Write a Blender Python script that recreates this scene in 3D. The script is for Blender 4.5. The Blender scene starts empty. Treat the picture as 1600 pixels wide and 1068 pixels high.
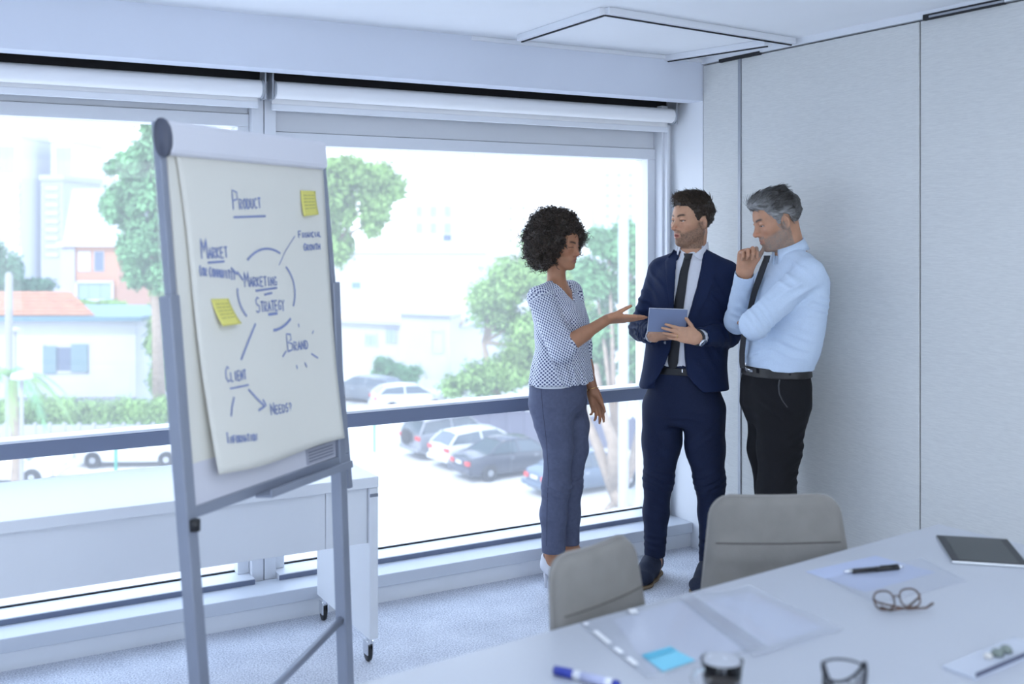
import bpy, bmesh, math, random
import numpy as np
from mathutils import Vector, Matrix, Euler
from mathutils.bvhtree import BVHTree

SC = bpy.context.scene
COL = SC.collection
random.seed(7)
R = math.radians

# ------------------------------------------------------------------ camera
F_PX = 1691.0            # focal length in pixels of the 1600 x 1068 frame
HOR = 360.0              # eye-level row
YAW = R(29.6)            # camera turned right from the window wall's normal
CAM_Z = 1.62
cam_d = bpy.data.cameras.new('camera')
cam = bpy.data.objects.new('camera', cam_d)
COL.objects.link(cam)
cam.location = (0, 0, CAM_Z)
cam.rotation_euler = (R(90), 0, -YAW)
cam_d.sensor_width = 36.0
cam_d.lens = F_PX / 1600 * 36
cam_d.shift_y = -(534 - HOR) / 1600
cam_d.clip_start = 0.05
cam_d.clip_end = 2000
cam_d.dof.use_dof = True
cam_d.dof.focus_distance = 4.95
cam_d.dof.aperture_fstop = 2.1
SC.camera = cam

# ------------------------------------------------------------------ light
SC.view_settings.view_transform = 'Standard'
SC.view_settings.look = 'None'
SC.view_settings.exposure = 0.62
SC.view_settings.gamma = 1.0
SC.view_settings.use_curve_mapping = False
world = bpy.data.worlds.new('sky')
SC.world = world
world.use_nodes = True
wn = world.node_tree.nodes
wl = world.node_tree.links
bgn = wn['Background']
tc = wn.new('ShaderNodeTexCoord')
sep = wn.new('ShaderNodeSeparateXYZ')
wl.new(tc.outputs['Generated'], sep.inputs[0])
rmp = wn.new('ShaderNodeValToRGB')
wl.new(sep.outputs['Z'], rmp.inputs[0])
rmp.color_ramp.elements[0].position = 0.0
rmp.color_ramp.elements[0].color = (0.80, 0.88, 1.0, 1)
rmp.color_ramp.elements[1].position = 0.8
rmp.color_ramp.elements[1].color = (0.54, 0.71, 1.0, 1)
wl.new(rmp.outputs[0], bgn.inputs['Color'])
bgn.inputs['Strength'].default_value = 2.35
sun_d = bpy.data.lights.new('sun', 'SUN')
sun_d.energy = 1.7
sun_d.angle = R(4)
sun_d.color = (1.0, 0.96, 0.88)
sun = bpy.data.objects.new('sun', sun_d)
COL.objects.link(sun)
sun.rotation_euler = (R(42), 0, R(-58))

# ------------------------------------------------------------------ helpers
CY, SY = math.cos(YAW), math.sin(YAW)
def at(px, py, d):
    """world point seen at pixel (px, py) at depth d along the view axis"""
    l = (px - 800) / F_PX * d
    return Vector((d * SY + l * CY, d * CY - l * SY, CAM_Z - (py - HOR) / F_PX * d))
def at_z(px, py, z):
    return at(px, py, (CAM_Z - z) * F_PX / (py - HOR))
def at_Y(px, py, Y):
    return at(px, py, Y / (CY - (px - 800) / F_PX * SY))
def at_X(px, py, X):
    return at(px, py, X / (SY + (px - 800) / F_PX * CY))

MATS = {}
def mat(name, col, rough=0.5, metal=0.0, noise=0.0, scale=20.0, bump=0.0, bscale=None, spec=0.5,
        alpha=None, emit=None, stretch=None, sheen=0.0, trans=0.0, ior=1.45):
    if name in MATS: return MATS[name]
    m = bpy.data.materials.new(name); m.use_nodes = True
    nt = m.node_tree; b = nt.nodes['Principled BSDF']
    b.inputs['Base Color'].default_value = (*col, 1)
    b.inputs['Roughness'].default_value = rough
    b.inputs['Metallic'].default_value = metal
    b.inputs['Specular IOR Level'].default_value = spec
    b.inputs['IOR'].default_value = ior
    if sheen: b.inputs['Sheen Weight'].default_value = sheen
    if trans: b.inputs['Transmission Weight'].default_value = trans
    if emit:
        b.inputs['Emission Color'].default_value = (*col, 1)
        b.inputs['Emission Strength'].default_value = emit
    if noise or bump:
        t = nt.nodes.new('ShaderNodeTexCoord')
        mp = nt.nodes.new('ShaderNodeMapping')
        nt.links.new(t.outputs['Object'], mp.inputs[0])
        if stretch: mp.inputs['Scale'].default_value = stretch
        if noise:
            n = nt.nodes.new('ShaderNodeTexNoise'); n.inputs['Scale'].default_value = scale
            n.inputs['Detail'].default_value = 4
            nt.links.new(mp.outputs[0], n.inputs['Vector'])
            r = nt.nodes.new('ShaderNodeValToRGB')
            a = [max(0, c * (1 - noise)) for c in col]; c2 = [min(1, c * (1 + noise)) for c in col]
            r.color_ramp.elements[0].position = .3; r.color_ramp.elements[0].color = (*a, 1)
            r.color_ramp.elements[1].position = .7; r.color_ramp.elements[1].color = (*c2, 1)
            nt.links.new(n.outputs['Fac'], r.inputs[0]); nt.links.new(r.outputs[0], b.inputs['Base Color'])
        if bump:
            n2 = nt.nodes.new('ShaderNodeTexNoise'); n2.inputs['Scale'].default_value = bscale or scale
            n2.inputs['Detail'].default_value = 3
            nt.links.new(mp.outputs[0], n2.inputs['Vector'])
            bp = nt.nodes.new('ShaderNodeBump'); bp.inputs['Strength'].default_value = bump
            bp.inputs['Distance'].default_value = 0.004
            nt.links.new(n2.outputs['Fac'], bp.inputs['Height']); nt.links.new(bp.outputs[0], b.inputs['Normal'])
    MATS[name] = m
    return m

def tag(o, label=None, cat=None, group=None, kind=None):
    if label: o['label'] = label
    if cat: o['category'] = cat
    if group: o['group'] = group
    if kind: o['kind'] = kind
    return o
def thing(name, label, cat, loc=(0, 0, 0), rz=0.0, group=None, kind=None):
    o = bpy.data.objects.new(name, None)
    o.empty_display_size = 0.1
    COL.objects.link(o); o.location = loc; o.rotation_euler = (0, 0, rz)
    return tag(o, label, cat, group, kind)
def link(name, me, m=None, parent=None, smooth=False, loc=None, rot=None):
    o = bpy.data.objects.new(name, me); COL.objects.link(o)
    if m is not None and not me.materials:
        me.materials.append(m)
    if parent is not None: o.parent = parent
    if loc is not None: o.location = loc
    if rot is not None: o.rotation_euler = rot
    if smooth and len(me.polygons):
        me.polygons.foreach_set('use_smooth', [True] * len(me.polygons))
    return o
def copy_tree(o, parent=None):
    c = o.copy(); COL.objects.link(c); c.parent = parent
    for ch in [x for x in o.children]:
        copy_tree(ch, c)
    return c

class MB:
    """collects simple shapes into ONE mesh"""
    def __init__(s): s.bm = bmesh.new()
    def box(s, c, size, rot=None, bevel=0.0, seg=2):
        r = bmesh.ops.create_cube(s.bm, size=1.0)
        vs = r['verts']
        M = Matrix.Translation(Vector(c)) @ (Euler(rot).to_matrix().to_4x4() if rot is not None else Matrix.Identity(4)) @ Matrix.Diagonal((*size, 1))
        bmesh.ops.transform(s.bm, matrix=M, verts=vs)
        if bevel:
            es = list({e for v in vs for e in v.link_edges})
            bmesh.ops.bevel(s.bm, geom=es, offset=min(bevel, min(size) * .49), segments=seg, profile=.5, affect='EDGES')
        return s
    def span(s, a, b, bevel=0.0, seg=2):
        a, b = Vector(a), Vector(b)
        return s.box((a + b) / 2, [abs(q) for q in (b - a)], None, bevel, seg)
    def tube(s, pts, r, n=10, caps=True, closed=False):
        pts = [Vector(p) for p in pts]; rs = r if isinstance(r, (list, tuple)) else [r] * len(pts)
        rings = []; up = None
        N = len(pts)
        for i, p in enumerate(pts):
            if closed: t = pts[(i + 1) % N] - pts[i - 1]
            else: t = pts[min(i + 1, N - 1)] - pts[max(i - 1, 0)]
            t = t.normalized() if t.length > 1e-9 else Vector((0, 0, 1))
            if up is None:
                up = Vector((0, 0, 1)) if abs(t.z) < .9 else Vector((1, 0, 0))
            a = (up - t * up.dot(t)); a = a.normalized() if a.length > 1e-6 else t.orthogonal().normalized()
            up = a; b = t.cross(a)
            rings.append([s.bm.verts.new(p + (a * math.cos(2 * math.pi * k / n) + b * math.sin(2 * math.pi * k / n)) * rs[i]) for k in range(n)])
        m = N if closed else N - 1
        for i in range(m):
            A, B = rings[i], rings[(i + 1) % N]
            for k in range(n):
                s.bm.faces.new((A[k], A[(k + 1) % n], B[(k + 1) % n], B[k]))
        if caps and not closed:
            s.bm.faces.new(rings[0][::-1]); s.bm.faces.new(rings[-1])
        return s
    def lathe(s, prof, n=24, c=(0, 0, 0), M=None):
        c = Vector(c); rings = []
        for (r, z) in prof:
            ring = []
            for k in range(n):
                a = 2 * math.pi * k / n
                v = Vector((r * math.cos(a), r * math.sin(a), z))
                if M is not None: v = M @ v
                ring.append(s.bm.verts.new(c + v))
            rings.append(ring)
        for A, B in zip(rings, rings[1:]):
            for k in range(n):
                s.bm.faces.new((A[k], A[(k + 1) % n], B[(k + 1) % n], B[k]))
        if prof[0][0] > 1e-6: s.bm.faces.new(rings[0][::-1])
        if prof[-1][0] > 1e-6: s.bm.faces.new(rings[-1])
        return s
    def prism(s, poly, thick, M=None):
        """poly in local xy, thickness along +z, placed by matrix M"""
        M = M or Matrix.Identity(4)
        a = [s.bm.verts.new(M @ Vector((x, y, 0))) for x, y in poly]
        b = [s.bm.verts.new(M @ Vector((x, y, thick))) for x, y in poly]
        n = len(poly)
        s.bm.faces.new(a[::-1]); s.bm.faces.new(b)
        for k in range(n):
            s.bm.faces.new((a[k], a[(k + 1) % n], b[(k + 1) % n], b[k]))
        return s
    def quad(s, *p):
        s.bm.faces.new([s.bm.verts.new(Vector(q)) for q in p]); return s
    def grid(s, fn, nu, nv):
        V = [[s.bm.verts.new(Vector(fn(i / nu, j / nv))) for j in range(nv + 1)] for i in range(nu + 1)]
        for i in range(nu):
            for j in range(nv):
                s.bm.faces.new((V[i][j], V[i + 1][j], V[i + 1][j + 1], V[i][j + 1]))
        return s
    def mesh(s, name='m', fix=True):
        if fix: bmesh.ops.recalc_face_normals(s.bm, faces=s.bm.faces)
        me = bpy.data.meshes.new(name); s.bm.to_mesh(me); s.bm.free(); return me
    def build(s, name, m, parent=None, smooth=False, loc=None, rot=None, fix=True, auto=None):
        o = link(name, s.mesh(name, fix), m, parent, smooth, loc, rot)
        if auto:
            me = o.data
            try: me.set_sharp_from_angle(angle=R(auto))
            except Exception: pass
            me.polygons.foreach_set('use_smooth', [True] * len(me.polygons))
        return o
def solidify(o, t, offset=0.0):
    md = o.modifiers.new('thickness', 'SOLIDIFY'); md.thickness = t; md.offset = offset; return o
# ================================================================== the room
XR, YB, YG = 3.546, 4.287, 4.65          # partition plane, beam face, glass plane
XL, YK, ZC = -2.6, -2.2, 2.488           # left wall, back wall, ceiling
M_WHITE = mat('white_paint', (.86, .88, .91), .6, noise=.02, scale=3)
M_CEIL = mat('ceiling_paint', (.92, .93, .95), .8, noise=.015, scale=2)
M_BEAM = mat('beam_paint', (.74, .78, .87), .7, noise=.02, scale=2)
M_FRAME = mat('window_frame_white', (.82, .84, .88), .4)
M_RAIL = mat('rail_slate', (.19, .22, .31), .45)
M_DARK = mat('dark_recess', (.015, .015, .018), .7)
M_ALU = mat('aluminium', (.42, .44, .48), .5, metal=.4)
M_BLIND = mat('blind_fabric', (.93, .93, .94), .7, bump=.05, bscale=400)

def carpet_mat():
    m = mat('carpet', (.5, .5, .54), 1.0, spec=.1)
    nt = m.node_tree; b = nt.nodes['Principled BSDF']
    t = nt.nodes.new('ShaderNodeTexCoord')
    n1 = nt.nodes.new('ShaderNodeTexNoise'); n1.inputs['Scale'].default_value = 150; n1.inputs['Detail'].default_value = 5
    n2 = nt.nodes.new('ShaderNodeTexNoise'); n2.inputs['Scale'].default_value = 6; n2.inputs['Detail'].default_value = 6
    mx = nt.nodes.new('ShaderNodeMath'); mx.operation = 'MULTIPLY_ADD'; mx.inputs[1].default_value = .22
    r = nt.nodes.new('ShaderNodeValToRGB')
    r.color_ramp.elements[0].position = .42; r.color_ramp.elements[0].color = (.40, .42, .49, 1)
    r.color_ramp.elements[1].position = .72; r.color_ramp.elements[1].color = (.84, .86, .92, 1)
    nt.links.new(t.outputs['Object'], n1.inputs[0]); nt.links.new(t.outputs['Object'], n2.inputs[0])
    nt.links.new(n2.outputs['Fac'], mx.inputs[0]); nt.links.new(n1.outputs['Fac'], mx.inputs[2])
    nt.links.new(mx.outputs[0], r.inputs[0]); nt.links.new(r.outputs[0], b.inputs['Base Color'])
    bp = nt.nodes.new('ShaderNodeBump'); bp.inputs['Strength'].default_value = .6; bp.inputs['Distance'].default_value = .006
    nt.links.new(n1.outputs['Fac'], bp.inputs['Height']); nt.links.new(bp.outputs[0], b.inputs['Normal'])
    return m
M_CARPET = carpet_mat()

def weave_mat():
    m = mat('partition_fabric', (.6, .62, .64), .85, spec=.2)
    nt = m.node_tree; b = nt.nodes['Principled BSDF']
    t = nt.nodes.new('ShaderNodeTexCoord'); mp = nt.nodes.new('ShaderNodeMapping')
    mp.inputs['Scale'].default_value = (1, 26, 420)
    n = nt.nodes.new('ShaderNodeTexNoise'); n.inputs['Scale'].default_value = 1.0; n.inputs['Detail'].default_value = 3
    r = nt.nodes.new('ShaderNodeValToRGB')
    r.color_ramp.elements[0].position = .3; r.color_ramp.elements[0].color = (.66, .665, .65, 1)
    r.color_ramp.elements[1].position = .7; r.color_ramp.elements[1].color = (.75, .755, .735, 1)
    nt.links.new(t.outputs['Object'], mp.inputs[0]); nt.links.new(mp.outputs[0], n.inputs[0])
    nt.links.new(n.outputs['Fac'], r.inputs[0]); nt.links.new(r.outputs[0], b.inputs['Base Color'])
    bp = nt.nodes.new('ShaderNodeBump'); bp.inputs['Strength'].default_value = .12; bp.inputs['Distance'].default_value = .002
    nt.links.new(n.outputs['Fac'], bp.inputs['Height']); nt.links.new(bp.outputs[0], b.inputs['Normal'])
    return m
M_FABRIC = weave_mat()

def glass_mat():
    """window glass: clear, a weak mirror, and a translucent white veil standing in for outdoor haze"""
    m = bpy.data.materials.new('window_glass'); m.use_nodes = True
    nt = m.node_tree; nt.nodes.remove(nt.nodes['Principled BSDF'])
    out = nt.nodes['Material Output']
    tr = nt.nodes.new('ShaderNodeBsdfTransparent'); tr.inputs[0].default_value = (.97, .985, .99, 1)
    tl = nt.nodes.new('ShaderNodeBsdfTranslucent'); tl.inputs[0].default_value = (.97, .98, 1, 1)
    gl = nt.nodes.new('ShaderNodeBsdfGlossy'); gl.inputs['Roughness'].default_value = 0.0
    m1 = nt.nodes.new('ShaderNodeMixShader'); m1.inputs[0].default_value = .15  # share of the veil: bright haze put into the glass itself
    m2 = nt.nodes.new('ShaderNodeMixShader'); m2.inputs[0].default_value = .04
    nt.links.new(tr.outputs[0], m1.inputs[1]); nt.links.new(tl.outputs[0], m1.inputs[2])
    nt.links.new(m1.outputs[0], m2.inputs[1]); nt.links.new(gl.outputs[0], m2.inputs[2])
    nt.links.new(m2.outputs[0], out.inputs['Surface'])
    return m
M_GLASS = glass_mat()

def struct(name, mb, m, parent=None, **k):
    o = mb.build(name, m, parent, **k)
    if parent is None: o['kind'] = 'structure'
    return o

struct('floor', MB().span((XL, YK, -.12), (XR + .1, 4.80, 0)), M_CARPET)
struct('ceiling', MB().span((XL - .15, YK - .15, ZC), (XR + .3, 4.80, ZC + .3)), M_CEIL)
struct('wall_left', MB().span((XL - .15, YK, -.3), (XL, 4.75, ZC)), M_WHITE)
BX0, BX1, BZ0, BZ1 = -2.3, 3.3, .85, 2.32                 # unseen ribbon window added behind the photographer to light the room from there
struct('wall_back', MB().span((XL - .15, YK - .15, -.3), (XR + .3, YK, BZ0)).span((XL - .15, YK - .15, BZ1), (XR + .3, YK, ZC)).span((XL - .15, YK - .15, BZ0), (BX0, YK, BZ1)).span((BX1, YK - .15, BZ0), (XR + .3, YK, BZ1)), M_WHITE)

# the wall above the window: a beam with a slot for the blinds, and the low ledge under the glass
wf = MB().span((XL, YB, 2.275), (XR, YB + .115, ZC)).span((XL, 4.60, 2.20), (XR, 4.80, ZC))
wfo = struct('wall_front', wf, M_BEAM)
MB().span((XL, YB + .115, 2.31), (XR, 4.60, 2.34)).span((XL, 4.585, 2.262), (XR, 4.60, 2.31)).span((XL, YB + .111, 2.2752), (XR, YB + .1155, 2.31)).build('blind_slot_shade', M_DARK, wfo)  # black lining puts the shade of the slot into its colour
led = struct('trim_1', MB().span((XL, 4.395, 0), (XR, 4.66, .075)).span((XL, 4.66, -.3), (XR, 4.80, .12)), mat('ledge_white', (.74, .76, .80), .5))
MB().span((XL, 4.363, .072), (XR - .002, 4.55, .126), .004).build('ledge_cap', mat('ledge_cap_paint', (.66, .69, .74), .45), led)
struct('baseboard_front', MB().span((XL, 4.383, 0), (XR, 4.396, .068)), M_WHITE)

# right side: white reveal by the window, then fabric partition panels
wr = struct('wall_right', MB().span((XR + .03, YK, -.3), (XR + .3, 4.80, ZC)).span((XR, YB, 0), (XR + .03, 4.80, ZC)), M_WHITE)
y_seam1 = at_X(1157, 500, XR).y
y_seam2 = at_X(1437, 500, XR).y
zt = ZC - .035
panels = [(y_seam1 + .016, YB - .004), (y_seam2 + .0035, y_seam1 - .006), (y_seam2 - 1.2, y_seam2 - .0035), (y_seam2 - 2.41, y_seam2 - 1.207), (YK, y_seam2 - 2.417)]
for (a, b) in panels:
    MB().span((XR, a, .012), (XR + .03, b, zt), .0025, 1).build('panel', M_FABRIC, wr)
MB().span((XR - .006, y_seam1 - .005, .01), (XR + .02, y_seam1 + .006, zt), .001).build('seam_strip', M_ALU, wr)
MB().span((XR - .004, y_seam1 + .008, .01), (XR + .02, y_seam1 + .015, zt), .001).build('seam_strip', M_ALU, wr)
MB().span((XR + .012, YK, .0), (XR + .029, YB, zt)).build('seam_backing', M_DARK, wr)
MB().span((XR - .012, YK, zt + .006), (XR + .03, YB, ZC)).build('head_channel', M_FRAME, wr)
y0 = at_X(1127, 95, XR).y; y1 = at_X(1190, 76, XR).y
MB().span((XR - .016, y1, zt - .004), (XR, y0, zt + .012)).build('channel_slot', M_DARK, wr)
y0 = at_X(1446, 15, XR).y; y1 = at_X(1535, 0, XR).y
MB().span((XR - .016, y1 - .1, zt - .002), (XR, y0, zt + .02)).build('channel_slot', M_DARK, wr)
MB().span((XR - .018, y1 - .1, zt + .004), (XR, y0 - .03, zt + .012)).build('channel_rail', M_ALU, wr)

# ceiling tracks of the folding partition, framing a lowered panel
tk = thing('partition_track', 'white ceiling track frame of the folding partition above the standing people', 'track', (0, 0, ZC))
def trk(p, q, w=.05, h=.028, name='rail'):
    p, q = Vector(p), Vector(q); dv = q - p; a = math.atan2(dv.y, dv.x)
    c = (p + q) / 2
    MB().box((0, 0, 0), (dv.length, w, h), None, .003).build(name, M_FRAME, tk, loc=(c.x, c.y, -h / 2), rot=(0, 0, a))
    MB().box((0, 0, 0), (dv.length - .004, .008, .006)).build('groove', M_DARK, tk, loc=(c.x, c.y, -h - .002), rot=(0, 0, a))
A = at_z(815, 55, ZC); B = at_z(945, 12, ZC); C = at_z(1237, 60, ZC); D = at_z(1042, 87, ZC)
trk(A, B); trk(B, C); trk(D, at_z(1200, 62, ZC))
trk(D + Vector((.10, 0, 0)), Vector((XR - .03, D.y, 0)), .035, .02)

# windows
def window(n, x0, x1, ztop, zlow):
    w = thing('window_%d' % n, None, None, (x0, YG, 0)); w['kind'] = 'structure'
    W = x1 - x0
    def P(name, a, b, m, bev=.003):
        MB().span(a, b, bev).build(name, m, w)
    P('head_frame', (0, -.05, ztop), (W, .06, ztop + .055), M_FRAME)
    P('head_panel', (0, -.035, ztop + .057), (W, .05, 2.26), M_FRAME)
    P('side_frame', (0, -.05, zlow), (.05, .06, ztop), M_FRAME)
    P('side_frame', (W - .05, -.05, zlow), (W, .06, ztop), M_FRAME)
    P('sill_frame', (0, -.135, .118), (W, .05, .150), M_FRAME, .002)
    P('sill_track', (0, -.1365, .124), (W, -.1355, .146), M_RAIL, 0)
    P('gasket', (.05, -.006, .150), (W - .05, .006, .156), M_DARK, 0)
    P('cross_rail', (.0, -.06, .735), (W, .03, .797), M_RAIL)
    P('rail_cap', (.0, -.065, .797), (W, .035, .808), M_FRAME, .002)
    for z0, z1 in ((.153, .74), (.80, ztop + .004)):
        MB().quad((.045, 0, z0), (W - .045, 0, z0), (W - .045, 0, z1), (.045, 0, z1)).build('pane', M_GLASS, w)
    return w
wb = thing('window_4', None, None, (BX0, YK - .08, 0)); wb['kind'] = 'structure'  # added window, out of view, letting skylight in from behind the camera
for k in range(5):
    x = (BX1 - BX0) * k / 4; MB().span((x - .025, -.03, BZ0), (x + .025, .03, BZ1), .003).build('frame_post', M_FRAME, wb)
for k in range(4):
    x0, x1 = (BX1 - BX0) * k / 4 + .025, (BX1 - BX0) * (k + 1) / 4 - .025
    MB().quad((x0, 0, BZ0), (x1, 0, BZ0), (x1, 0, BZ1), (x0, 0, BZ1)).build('pane', M_GLASS, wb)
XM0, XM1 = 1.315, 1.42
window(1, XM1, 3.485, 1.995, .15)
window(2, -1.0, XM0, 2.065, .15)
window(3, XL, -1.105, 2.065, .15)
struct('trim_2', MB().span((XM0, 4.56, .12), ((XM0 + XM1) / 2 - .002, 4.75, 2.26), .002).span(((XM0 + XM1) / 2 + .002, 4.56, .12), (XM1, 4.75, 2.26), .002), M_FRAME)
struct('trim_3', MB().span((-1.105, 4.56, .12), (-1.0, 4.75, 2.26), .002), M_FRAME)
struct('trim_4', MB().span((3.485, 4.545, .12), (XR, 4.75, 2.275), .002).span((3.50, 4.52, .126), (3.515, 4.55, 2.2), .001), M_FRAME)

def blind(label, x0, x1, drop):
    b = thing('roller_blind', label, 'blind', ((x0 + x1) / 2, 4.47, 2.214), 0, 'roller blinds rolled up at the window head')
    W = x1 - x0; h = W / 2
    My = Matrix.Rotation(R(90), 4, 'Y')
    MB().lathe([(.037, -h), (.037, h)], 28, M=My).build('roll', M_BLIND, b, auto=40)
    MB().span((-h + .01, .034, -drop), (h - .01, .0365, 0)).build('cloth', M_BLIND, b)
    MB().span((-h + .01, .026, -drop - .028), (h - .01, .044, -drop), .004).build('bottom_bar', M_FRAME, b)
    for s in (-1, 1):
        MB().span((s * (h + .004) - .004, -.03, -.045), (s * (h + .004) + .004, .045, .115), .003).build('bracket', M_ALU, b)
        MB().lathe([(.036, -.006), (.041, -.003), (.041, .003), (.036, .006)], 24, c=(s * (h - .006), 0, 0), M=My).build('end_cap', M_ALU, b, auto=40)
    return b
blind('white roller blind rolled up above the right window pane', 1.375, 3.50, .055)
blind('white roller blind rolled up above the left window pane', -1.05, 1.335, .05)

# unseen ceiling lamps added to brighten the room (behind and above the photographer)
def added_ceiling_lamp(x, y, label):
    c = thing('added_ceiling_light', label, 'lamp', (x, y, ZC - .002), 0, 'added square ceiling lights out of view')
    MB().span((-.31, -.31, -.03), (.31, -.285, 0)).span((-.31, .285, -.03), (.31, .31, 0)).span((-.31, -.285, -.03), (-.285, .285, 0)).span((.285, -.285, -.03), (.31, .285, 0)).build('frame', M_FRAME, c)
    MB().span((-.285, -.285, -.012), (.285, .285, -.006)).build('diffuser', mat('added_lamp_diffuser', (.80, .89, 1), .5, emit=4.5), c)

for x, y, w in ((-1.2, -.6, 'at the back by the left wall'), (.8, -.6, 'at the back in the middle'), (2.5, -.6, 'at the back by the partition'), (-1.2, 1.4, 'nearer the window by the left wall'), (.8, 1.4, 'nearer the window in the middle'), (2.5, 1.4, 'nearer the window by the partition')):
    added_ceiling_lamp(x, y, 'added unseen square ceiling light panel ' + w)
# ================================================================== furniture
M_TABLE = mat('table_laminate', (.50, .525, .58), .3, noise=.01, scale=4)
M_LEATHER = mat('chair_leather', (.235, .222, .205), .65, noise=.07, scale=14, bump=.15, bscale=220)
M_CHROME = mat('chrome', (.75, .76, .78), .15, metal=1.0)
M_BLACKP = mat('black_plastic', (.018, .018, .02), .4)
M_GREYMET = mat('grey_metal', (.26, .28, .33), .42, metal=.35)
M_LAMINATE = mat('white_laminate', (.80, .82, .85), .35)

# ---- meeting table
TZ = .74
ca = at_z(1467, 817.6, TZ); cb = at_z(552, 1068, TZ)
tdir = (cb - ca).normalized()                  # along the long edge, towards the camera side
tn = Vector((-tdir.y, tdir.x, 0))
if tn.y > 0: tn = -tn
TL, TW = 3.0, 1.3
rz = math.atan2(-tdir.y, -tdir.x)
table = thing('meeting_table', 'large white meeting table with papers and tablet in the foreground', 'table', (ca.x + tdir.x * TL / 2 + tn.x * TW / 2, ca.y + tdir.y * TL / 2 + tn.y * TW / 2, 0), rz)
MB().span((-TL / 2, -TW / 2, TZ - .03), (TL / 2, TW / 2, TZ), .004).build('tabletop', M_TABLE, table)
for sx in (-1, 1):
    for sy in (-1, 1):
        MB().box((sx * (TL / 2 - .25), sy * (TW / 2 - .12), (TZ - .03) / 2), (.07, .07, TZ - .03), None, .006).build('leg', M_GREYMET, table)
MB().span((-TL / 2 + .25, -.03, TZ - .10), (TL / 2 - .25, .03, TZ - .03)).build('beam', M_GREYMET, table)

# ---- upholstered chairs
def chair(label, pos, ang, w0=.40, w1=.47, top=.865, bh=.40):
    """ang: heading (world) of the direction from the chair's left edge to its right edge as we see it"""
    c = thing('meeting_chair', label, 'chair', pos, ang, 'taupe meeting chairs behind the table')
    # local: x right, y towards the window (back of chair), seat in -y
    def back(u, v):
        x = (u - .5)
        z = top - bh * v
        half = (w0 + (w1 - w0) * min(1, v * 1.6)) / 2
        # rounded top corners
        rr = .055
        dz = bh * v
        hw = half
        if dz < rr: hw = half - rr + math.sqrt(max(0, rr * rr - (rr - dz) ** 2))
        return x * 2 * hw, .035 + (1 - v) * .055 - .012 * (1 - (x * 2) ** 2), z
    nu, nv = 22, 26
    vs = [0, .012, .03, .055, .085, .12] + [.12 + (1 - .12) * i / 20 for i in range(1, 21)]
    t = .045
    bm = bmesh.new()
    F = [[None] * (nu + 1) for _ in vs]; K = [[None] * (nu + 1) for _ in vs]
    for j, v in enumerate(vs):
        for i in range(nu + 1):
            u = i / nu; x, y, z = back(u, v)
            e = min(u, 1 - u); et = min(1, v * bh / .02)
            th = t / 2 * min(1, math.sqrt(max(0, e * 2 * .47 / .03)) + .35) * (.45 + .55 * math.sqrt(et))
            s = -.006 * math.exp(-((z - (top - .195)) / .007) ** 2)      # stitched seam across the back
            F[j][i] = bm.verts.new((x, y - th - s, z)); K[j][i] = bm.verts.new((x, y + th, z))
    for j in range(len(vs) - 1):
        for i in range(nu):
            bm.faces.new((F[j][i], F[j][i + 1], F[j + 1][i + 1], F[j + 1][i]))
            bm.faces.new((K[j][i], K[j + 1][i], K[j + 1][i + 1], K[j][i + 1]))
    for j in range(len(vs) - 1):
        bm.faces.new((F[j][0], F[j + 1][0], K[j + 1][0], K[j][0])); bm.faces.new((F[j][nu], K[j][nu], K[j + 1][nu], F[j + 1][nu]))
    for i in range(nu):
        bm.faces.new((F[0][i], K[0][i], K[0][i + 1], F[0][i + 1])); bm.faces.new((F[-1][i], F[-1][i + 1], K[-1][i + 1], K[-1][i]))
    m_ = MB(); m_.bm = bm
    m_.build('backrest', M_LEATHER, c, auto=50)
    # piping that runs round the edge of the backrest
    loop = []
    for j in range(len(vs) - 1, -1, -1): loop.append(back(0, vs[j]))
    for i in range(1, nu): loop.append(back(i / nu, 0))
    for j in range(len(vs)): loop.append(back(1, vs[j]))
    MB().tube(loop, .0045, 6).build('piping', mat('chair_piping', (.30, .285, .265), .6), c, smooth=True)
    zs = top - .125
    MB().tube([(Vector(back(i / 20, (top - zs) / bh)) + Vector((0, -.0228, 0))) * 1.0 for i in range(1, 20)], .0022, 6).build('stitched_seam', mat('chair_seam', (.12, .11, .10), .8), c, smooth=True)
    MB().box((0, -.20, .455), (.47, .46, .07), None, .03, 4).build('seat', M_LEATHER, c, auto=50)
    MB().tube([(0, -.2, .42), (0, -.2, .10)], .028, 14).build('column', M_CHROME, c, smooth=True)
    for k in range(4):
        a = math.pi / 4 + k * math.pi / 2
        MB().tube([(0, -.2, .10), (.30 * math.cos(a), -.2 + .30 * math.sin(a), .012)], [.022, .012], 10).build('leg', M_CHROME, c, smooth=True)
    return c
c1 = at(1212, 775, 3.06)
chair('taupe leather chair with straight top, farther one between table and dark trousers', (c1.x, c1.y - .03, 0), -YAW + R(2), .365, .435, .857, .42)
cc = at(971, 876, 2.53)
chair('taupe leather chair turned aslant, nearer one below the woman', (cc.x, cc.y, 0), R(17), .30, .355, .868, .42)

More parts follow.
